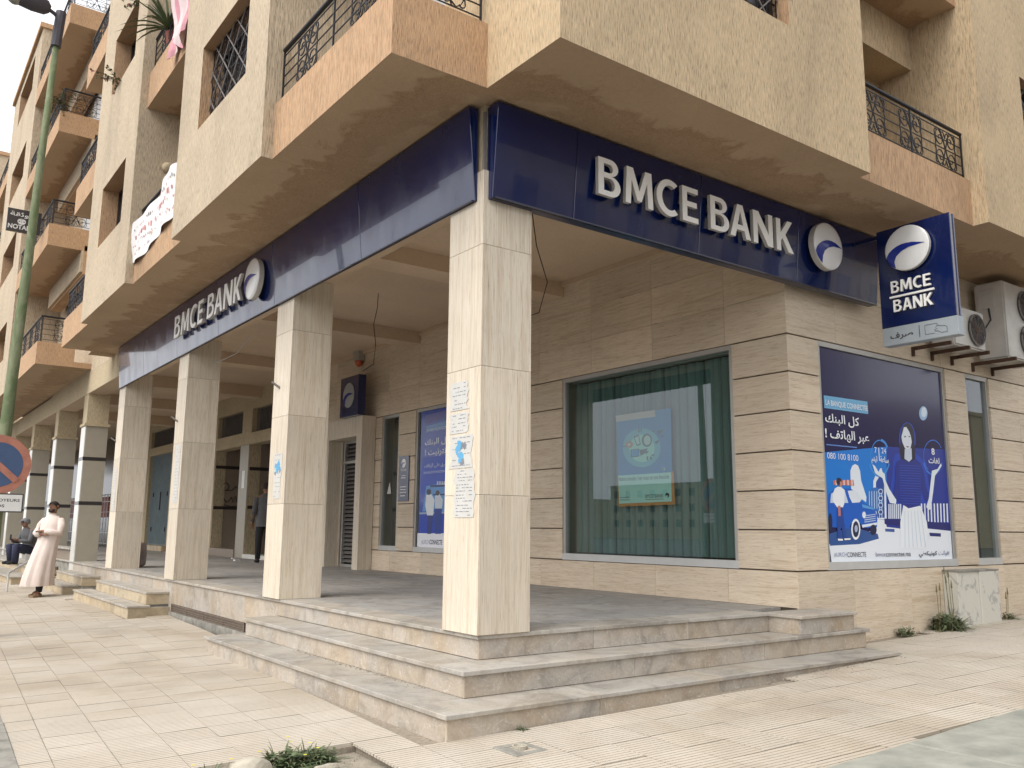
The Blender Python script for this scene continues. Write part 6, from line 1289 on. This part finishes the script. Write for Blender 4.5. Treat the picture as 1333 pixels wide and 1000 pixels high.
weed('tall grassy weed clump against the wall beside the meter cabinet', 6.62, -.06, G(6.6, 0), 260, .40, 5, 6, 0, .5)
weed('flat weed growing out of the paving right of the meter cabinet', 8.15, -.06, G(8.1, 0), 60, .22, 6, 2, 0, .5)
def rock(label, c, s, seed, mat='rock'):
    rr = random.Random(seed); b = bmesh.new(); bmesh.ops.create_icosphere(b, subdivisions=3, radius=1)
    for v in b.verts:
        n = v.co.normalized(); k = 1+.13*math.sin(n.x*3+seed)+.1*math.sin(n.y*5+seed*2)+.07*math.sin(n.z*7+n.x*4)+rr.uniform(-.012, .012); v.co = Vector((c[0]+n.x*k*s[0], c[1]+n.y*k*s[1], c[2]+n.z*k*s[2]))
    me = bpy.data.meshes.new('rock'); b.to_mesh(me); b.free(); me.materials.append(M[mat]); o = link('rock', me); tag(o, label, 'rock')
M['rock'] = plain('pale limestone', (.46, .42, .34), .95, 0, 0, .3, 9, .01)
rock('large pale rounded stone lying in the planting pit among the weeds', (-1.86, -.50, G(-1.8, -.5, -.03)), (.14, .11, .085), 2); rock('small flat pale stone right of the weeds in the planting pit', (-1.47, -.62, G(-1.4, -.6, -.035)), (.075, .03, .022), 5)
cp = thing('conduit_pit', 'small square concrete pit with a broken pipe end set in the paving before the steps', 'pit', (-.46, -1.12, G(-.5, -1.1))); m = MB(); cx, cy = -.45, -1.12; z = G(cx, cy)
for a, b, e, f_ in ((cx-.12, cx+.12, cy-.12, cy-.07), (cx-.12, cx+.12, cy+.07, cy+.12), (cx-.12, cx-.07, cy-.07, cy+.07), (cx+.07, cx+.12, cy-.07, cy+.07)): m.box(a, b, e, f_, z-.03, z+.008)
m.box(cx-.07, cx+.07, cy-.07, cy+.07, z-.03, z+.0025); put('frame', m, ['concrete'], cp, bevel=.004); m = MB(); m.lathe([(.045, 0), (.048, .022), (.038, .022), (.034, .004), (.0, .003)], (cx, cy+.01, z+.002), (0, 0, 1), 18); put('pipe_end', m, ['rock'], cp)
# grit and litter along the steps
m = MB(); rr = random.Random(12)
for k in range(420):
    q = rr.random()
    if q < .35: x, y, z = rr.uniform(1.5, 4.4), -.74-abs(rr.gauss(0, .05)), None
    elif q < .6: x, y, z = -.36-abs(rr.gauss(0, .03)), rr.uniform(0, 2.5), -.358
    elif q < .8: x, y, z = rr.uniform(4.2, 9), .08-abs(rr.gauss(0, .08)), None
    else: x, y, z = -.04-abs(rr.gauss(0, .05)), rr.uniform(4.6, 8), None
    z = G(x, y, .003) if z is None else z; s = rr.uniform(.003, .010); a = rr.uniform(0, 3)
    c_, s_ = math.cos(a)*s, math.sin(a)*s; m.hexa([(x-c_, y-s_, z), (x+s_, y-c_, z), (x+c_, y+s_, z), (x-s_, y+c_, z), (x-c_*.5, y-s_*.5, z+s*.7), (x+s_*.5, y-c_*.5, z+s*.6), (x+c_*.5, y+s_*.5, z+s*.8), (x-s_*.5, y+c_*.5, z+s*.5)])
tag(put('grit', m, ['soil']), 'loose grit and crumbs gathered along the foot of the steps and wall', 'grit', kind='stuff')
for k, (x, y, l_) in enumerate(((3.1, 14.4, 'crumpled white paper scrap on the arcade floor, nearer the stair opening'), (3.45, 15.6, 'smaller white paper scrap on the arcade floor close to the pier'))):
    m = MB(); s = 1-.3*k; m.hexa([(x, y, .001), (x+.14*s, y+.02, .001), (x+.13*s, y+.12*s, .001), (x, y+.1*s, .001), (x+.02, y+.02, .03), (x+.12*s, y+.03, .06*s), (x+.1*s, y+.09*s, .02), (x+.01, y+.08*s, .05)]); tag(put('crumpled_paper', m, ['paper']), l_, 'litter')
# plastic bag behind the fourth column
M['bag'] = plain('pinkish plastic sack', (.42, .36, .37), .5, 0, 0, .3, 4); m = MB(); m.lathe([(.10, 0), (.15, .04), (.16, .25), (.14, .42), (.12, .46)], (.58, 12.55, 0), (0, 0, 1), 12); tag(put('plastic_sack', m, ['bag'], smooth=True), 'pinkish white plastic sack standing behind the fourth column', 'sack')
bk_ = MB(); bk_.lathe([(.12, 0), (.15, .26), (.16, .27)], (-.28, 19.6, -.17), (0, 0, 1), 14); tag(put('bucket', bk_, ['white'], smooth=True), 'upturned white bucket used as a seat by the sitting man', 'bucket')

# ================================================================= PEOPLE
M['skin'] = plain('skin', (.25, .125, .075), .55, 0, 0, .1, 20); M['hair'] = plain('dark hair', (.022, .015, .012), .8); M['thobe'] = plain('pale pink thobe', (.68, .575, .52), .9, 0, 0, .10, 5, .006); M['navy'] = plain('navy cloth', (.03, .035, .07), .9); M['greycloth'] = plain('grey jacket', (.11, .11, .115), .9, 0, 0, .2, 8); M['capgrey'] = plain('grey cap', (.17, .17, .18), .9); M['sandal'] = plain('tan sandal', (.25, .17, .10), .7); M['black'] = plain('black cloth', (.015, .015, .018), .9)
def skinbody(name, V_, E_, parent, mat='skin', sub=2):
    me = bpy.data.meshes.new('tmp'); me.from_pydata([v[0] for v in V_], E_, []); o = bpy.data.objects.new('tmp', me); COL.objects.link(o)
    md = o.modifiers.new('s', 'SKIN'); md.use_smooth_shade = True
    for i, v in enumerate(V_):
        r_ = v[1]; me.skin_vertices[0].data[i].radius = (r_, r_) if not isinstance(r_, tuple) else r_
    me.skin_vertices[0].data[0].use_root = True
    s_ = o.modifiers.new('u', 'SUBSURF'); s_.levels = sub; s_.render_levels = sub
    bpy.context.view_layer.update(); dg = bpy.context.evaluated_depsgraph_get(); nm = bpy.data.meshes.new_from_object(o.evaluated_get(dg)); bpy.data.objects.remove(o)
    nm.materials.clear(); nm.materials.append(M[mat]); nm.polygons.foreach_set('use_smooth', [True]*len(nm.polygons)); return link(name, nm, parent)
def figure(root, T, J, hands=True):
    """J: joint positions in local (forward, side, up); T maps to the world"""
    V_ = []; E_ = []
    def v(p, r_): V_.append((tuple(T(*p)), r_)); return len(V_)-1
    pel = v(J['pelvis'], .13); sp = v(J['spine'], .125); ch = v(J['chest'], .15); nk = v(J['neck'], .055)
    h0 = Vector(J['neck']); h1 = Vector(J['head']); hd = [v(tuple(h0.lerp(h1, .45)), .055), v(tuple(h1-Vector((0, 0, .05))), .078), v(tuple(h1+Vector((-.005, 0, .045))), .088), v(tuple(h1+Vector((-.01, 0, .10))), .055)]
    E_ += [(pel, sp), (sp, ch), (ch, nk), (nk, hd[0]), (hd[0], hd[1]), (hd[1], hd[2]), (hd[2], hd[3])]
    for s in ('l', 'r'):
        a = v(J['sh'+s], .058); b = v(J['el'+s], .042); c = v(J['wr'+s], .028); E_ += [(ch, a), (a, b), (b, c)]
        w0 = Vector(J['wr'+s]); hv = Vector(J['ha'+s])-w0; L_ = hv.length; d = hv.normalized(); sd = d.cross(Vector((0, 0, 1))); sd = sd.normalized() if sd.length > .1 else Vector((0, 1, 0))
        pm = v(tuple(w0+d*L_*.5), (.036, .022)); E_.append((c, pm))
        for q, (off, ln) in enumerate(((-.03, .07), (-.011, .085), (.009, .08), (.028, .065))):
            k0 = v(tuple(w0+d*(L_*.85)+sd*off), .011); k1 = v(tuple(w0+d*(L_*.85+ln*.55)+sd*off+Vector((0, 0, -.008))), .009); k2 = v(tuple(w0+d*(L_*.85+ln*.9)+sd*off*.9+Vector((0, 0, -.028))), .007); E_ += [(pm, k0), (k0, k1), (k1, k2)]
        t0 = v(tuple(w0+d*L_*.45-sd*.045), .012); t1 = v(tuple(w0+d*L_*.95-sd*.06), .009); E_ += [(pm, t0), (t0, t1)]
        a = v(J['hi'+s], .09); b = v(J['kn'+s], .06); c = v(J['an'+s], .038); e = v(J['to'+s], (.04, .025)); E_ += [(pel, a), (a, b), (b, c), (c, e)]
    body = skinbody('body', V_, E_, root)
    # face: nose, ears, eyes, brows, mouth as small features joined to the head
    m = MB(); hc = Vector(J['head']); f_ = lambda a, b, c: T(hc.x+a, hc.y+b, hc.z+c)
    m.tube([f_(.088, 0, .05), f_(.104, 0, .015), f_(.085, 0, .0)], [.010, .016, .010], 6); 
    put('nose', m, ['skin'], body, smooth=True)
    for s in (1, -1): m = MB(); m.tube([f_(0, s*.082, .05), f_(-.012, s*.092, .02), f_(.0, s*.082, -.01)], [.012, .016, .008], 6); put('ear', m, ['skin'], body, smooth=True)
    m = MB()
    for s in (1, -1): m.tube([f_(.080, s*.045, .045), f_(.088, s*.02, .045)], .007, 5); m.tube([f_(.078, s*.055, .066), f_(.090, s*.018, .068)], .005, 4)
    m.tube([f_(.083, .022, -.030), f_(.089, 0, -.028), f_(.083, -.022, -.030)], .005, 4); put('eyes_and_mouth', m, ['hair'], body)
    return body, f_
def loft(name, T, secs, root, mat, n=28, fold=.02, k=9, ph=0, capt=True):
    m = MB()
    for (cf, cs, z, hf, hs_, fo) in secs:
        for q in range(n):
            a = 2*math.pi*q/n; w_ = 1+fo*fold*math.sin(k*a+ph+z*2)+fo*fold*.6*math.sin((k+4)*a+1.3); m.v.append(tuple(T(cf+hf*w_*math.cos(a), cs+hs_*w_*math.sin(a), z)))
    for j in range(len(secs)-1):
        for q in range(n): m.f.append((j*n+q, j*n+(q+1) % n, (j+1)*n+(q+1) % n, (j+1)*n+q)); m.m.append(0)
    if capt: m.f.append(tuple((len(secs)-1)*n+q for q in range(n))); m.m.append(0)
    return put(name, m, [mat], root, smooth=True)
def haircap(name, f_, root, mat, r_=.098, low=.03, back=.0, top=1.0):
    m = MB(); N = 16; rings = [(0.0, 1.0), (.35, .93), (.65, .75), (.88, .45), (1.0, .12)]
    for k, (hh, ww) in enumerate(rings):
        for q in range(N):
            a = 2*math.pi*q/N; fr = max(0, math.cos(a)); z = .045+low*fr*(1-hh)+(.0 if k else -.055*(1-fr))+hh*.088*top; m.v.append(tuple(f_(-.012+r_*ww*math.cos(a)*1.05, r_*ww*.93*math.sin(a), z)))
    for j in range(len(rings)-1):
        for q in range(N): m.f.append((j*N+q, j*N+(q+1) % N, (j+1)*N+(q+1) % N, (j+1)*N+q)); m.m.append(0)
    m.f.append(tuple((len(rings)-1)*N+q for q in range(N))); m.m.append(0); return put(name, m, [mat], root, smooth=True)
# 1: man in the long robe, leaning back with folded arms
def mkT(ox, oy, oz, ang, sc_=1):
    c_, s_ = math.cos(ang), math.sin(ang)
    return lambda f, s, u: Vector((ox+sc_*(f*c_-s*s_), oy+sc_*(f*s_+s*c_), oz+sc_*u))
px_, py_ = -.93, 13.1; T = mkT(px_, py_, gz(px_, py_), R(222))
man = thing('person', 'man in a long pale pink robe standing with folded arms on the left pavement', 'person', (px_, py_, gz(px_, py_)))
J = dict(pelvis=(-.02, 0, .92), spine=(-.06, 0, 1.12), chest=(-.10, 0, 1.33), neck=(-.10, 0, 1.50), head=(-.085, 0, 1.63),
         shl=(-.10, .17, 1.41), ell=(.0, .25, 1.15), wrl=(.16, .06, 1.19), hal=(.17, -.08, 1.20), shr=(-.10, -.17, 1.41), elr=(.0, -.25, 1.13), wrr=(.15, -.06, 1.14), har=(.17, .08, 1.14),
         hil=(-.01, .09, .88), knl=(.13, .10, .50), anl=(.22, .10, .09), tol=(.36, .12, .035), hir=(-.01, -.09, .88), knr=(.02, -.10, .48), anr=(-.02, -.10, .09), tor=(.12, -.12, .035))
body, f_ = figure(man, T, J)
loft('robe', T, [(.15, 0, .20, .31, .24, 2.0), (.14, 0, .35, .29, .235, 1.8), (.10, 0, .60, .245, .22, 1.3), (.03, 0, .85, .20, .20, .8), (-.02, 0, 1.0, .175, .19, .6), (-.06, 0, 1.15, .17, .20, .5), (-.09, 0, 1.30, .165, .215, .3), (-.10, 0, 1.41, .14, .215, .2), (-.10, 0, 1.465, .10, .14, 0), (-.10, 0, 1.50, .068, .072, 0), (-.10, 0, 1.53, .062, .066, 0)], man, 'thobe', 44, .045, 9)
m = MB()
for s in (1, -1): m.tube([T(-.10, s*.155, 1.41), T(-.06, s*.225, 1.30), T(.0, s*.255, 1.15), T(.09, s*.16, 1.16+.02*s), T(.165, s*.05, 1.175+.02*s)], [.070, .072, .068, .060, .048], 12)
put('sleeves', m, ['thobe'], man, smooth=True); haircap('hair', f_, man, 'hair', .094, .045)
m = MB(); hc = Vector(J['head'])
for q in range(7):
    a = -.9+q*.3; m.tube([f_(.080*math.cos(a), .075*math.sin(a), -.02 if abs(a) > .5 else -.05), f_(.078*math.cos(a), .066*math.sin(a), -.08)], [.010, .010], 5)
put('beard', m, ['hair'], man, smooth=True)
m = MB()
for ft, an in (('tol', 'anl'), ('tor', 'anr')):
    a, b = Vector(J[an]), Vector(J[ft]); m.tube([T(a.x-.05, a.y, .012), T(a.x+.08, (a.y+b.y)/2, .012), T(b.x+.06, b.y, .012)], [.04, .045, .035], 8); m.tube([T(b.x-.06, b.y-.045, .03), T(b.x-.05, b.y, .075), T(b.x-.06, b.y+.045, .03)], .012, 5)
put('sandals', m, ['sandal'], man)
m = MB(); m.tube([T(*J['anl']), T(.21, .10, .26)], [.052, .07], 10); m.tube([T(*J['anr']), T(-.02, -.10, .26)], [.052, .07], 10); put('trousers', m, ['black'], man, smooth=True)
# 2: man sitting on the bucket with a phone
px_, py_ = -.36, 19.5; T = mkT(px_, py_, -.17, R(205)); sit = thing('person', 'seated man in a grey cap and jacket looking at a phone on the far steps', 'person', (px_, py_, -.17))
J = dict(pelvis=(-.05, 0, .34), spine=(-.02, 0, .53), chest=(.05, 0, .72), neck=(.12, 0, .86), head=(.16, 0, .98), shl=(.06, .18, .79), ell=(.16, .25, .53), wrl=(.36, .14, .56), hal=(.46, .08, .62), shr=(.06, -.18, .79), elr=(.16, -.25, .53), wrr=(.36, -.12, .55), har=(.45, -.05, .60),
         hil=(.02, .10, .33), knl=(.42, .14, .42), anl=(.42, .14, .04), tol=(.56, .15, .0), hir=(.02, -.10, .33), knr=(.40, -.16, .42), anr=(.34, -.16, .04), tor=(.48, -.18, .0))
body, f_ = figure(sit, T, J)
loft('jacket', T, [(-.04, 0, .30, .17, .20, 1), (-.02, 0, .48, .165, .20, .8), (.03, 0, .65, .16, .22, .5), (.07, 0, .77, .14, .21, .2), (.10, 0, .84, .09, .12, 0), (.12, 0, .88, .065, .07, 0)], sit, 'greycloth', 24, .025, 7)
m = MB()
for s, e in (('l', 'ell'), ('r', 'elr')): m.tube([T(*J['sh'+s]), T(*J[e]), T(*J['wr'+s])], [.075, .062, .045], 10)
put('sleeves', m, ['greycloth'], sit, smooth=True); m = MB()
for s in ('l', 'r'):
    h_, k_, a_ = Vector(J['hi'+s]), Vector(J['kn'+s]), Vector(J['an'+s]); m.tube([T(*h_), T(*h_.lerp(k_, .8)), T(*(k_+Vector((.04, 0, .0))))], [.115, .09, .07], 12); m.tube([T(*(k_+Vector((.02, 0, .05)))), T(*k_.lerp(a_, .25)), T(*a_)], [.078, .088, .078], 12)
put('trousers', m, ['navy'], sit, smooth=True); haircap('cap', f_, sit, 'capgrey', .104, .02, 0, 1.1); m = MB(); m.hexa([f_(.07, -.06, .055), f_(.16, -.045, .04), f_(.16, .045, .04), f_(.07, .06, .055), f_(.07, -.06, .066), f_(.16, -.045, .048), f_(.16, .045, .048), f_(.07, .06, .066)]); put('cap_peak', m, ['capgrey'], sit)
m = MB()
for s in ('l', 'r'): a, b = Vector(J['an'+s]), Vector(J['to'+s]); m.tube([T(a.x-.06, a.y, .03), T(a.x+.06, a.y, .035), T(b.x+.05, b.y, .02)], [.045, .05, .035], 8)
put('shoes', m, ['black'], sit, smooth=True)
ph = MB(); q = T(.50, .0, .64); ph.box(q.x-.02, q.x+.02, q.y-.04, q.y+.04, q.z-.07, q.z+.07); tag(put('phone', ph, ['band']), 'dark phone held up by the seated man', 'phone')
# 3: person in dark clothes half hidden behind the second column
px_, py_ = 3.46, 13.6; T = mkT(px_, py_, 0, R(75)); dk = thing('person', 'person in a dark grey jacket and black trousers half hidden behind the second column', 'person', (px_, py_, 0))
J = dict(pelvis=(0, 0, .92), spine=(0, 0, 1.12), chest=(.0, 0, 1.33), neck=(.0, 0, 1.50), head=(.02, 0, 1.63), shl=(.0, .18, 1.41), ell=(-.06, .24, 1.13), wrl=(.06, .26, .90), hal=(.10, .25, .80), shr=(.0, -.18, 1.41), elr=(-.03, -.25, 1.13), wrr=(.10, -.24, .92), har=(.15, -.22, .84),
         hil=(0, .09, .88), knl=(-.04, .12, .48), anl=(-.16, .13, .08), tol=(-.03, .15, .03), hir=(0, -.09, .88), knr=(.12, -.10, .48), anr=(.16, -.11, .08), tor=(.30, -.12, .03))
body, f_ = figure(dk, T, J)
loft('jacket', T, [(0, 0, .78, .15, .20, 1), (0, 0, 1.0, .15, .19, .8), (0, 0, 1.2, .155, .205, .4), (0, 0, 1.38, .14, .215, .2), (0, 0, 1.46, .09, .13, 0), (0, 0, 1.51, .065, .07, 0)], dk, 'greycloth', 24, .02, 7); m = MB()
for s in ('l', 'r'): m.tube([T(*J['sh'+s]), T(*J['el'+s]), T(*J['wr'+s])], [.078, .06, .045], 10)
put('sleeves', m, ['greycloth'], dk, smooth=True); m = MB()
for s in ('l', 'r'): m.tube([T(*J['hi'+s]), T(*J['kn'+s]), T(*J['an'+s])], [.105, .078, .058], 10)
put('trousers', m, ['black'], dk, smooth=True); haircap('hair', f_, dk, 'hair', .097, .045); m = MB()
for s in ('l', 'r'): a, b = Vector(J['an'+s]), Vector(J['to'+s]); m.tube([T(a.x-.06, a.y, .035), T(a.x+.06, a.y, .04), T(b.x+.06, b.y, .025)], [.045, .05, .035], 8)
put('shoes', m, ['black'], dk, smooth=True)

# ================================================================= OTHER SIDE OF THE STREETS (seen only in the glass and the glossy signs)
def block(label, x0, x1, y0, y1, z1, face):
    t_ = thing('apartment_building', label, 'building', ((x0+x1)/2, (y0+y1)/2, -1.5)); m = MB(); m.box(x0, x1, y0, y1, -1.5, z1); m.box(x0-.1, x1+.1, y0-.1, y1+.1, z1, z1+.25); put('wall', m, ['beige_paint'], t_)
    a, b = (y0, y1) if face in ('E', 'W') else (x0, x1); z = 1.4
    while z < z1-1.5:
        u = a+1
        while u < b-1.5:
            m = MB()
            if face == 'E': m.box(x1-.05, x1+.03, u, u+1.3, z, z+1.4)
            else: m.box(u, u+1.3, y1-.05, y1+.03, z, z+1.4)
            put('window', m, ['glass_dark'], t_); u += 3.4
        z += 2.9
block('long beige block far across the left street, mirrored in the large shop window', -124, -112, 60, 128, 9.5, 'E'); block('lower beige block further along the left street, mirrored in the shop window', -124, -112, 134, 210, 7.0, 'E')
block('tall beige block across the right street, mirrored in the dark blue fascia', 6, 46, -36, -25, 14.0, 'N'); block('low beige block across the right street, mirrored in the big blue poster', 49, 86, -34, -24, 9, 'N')
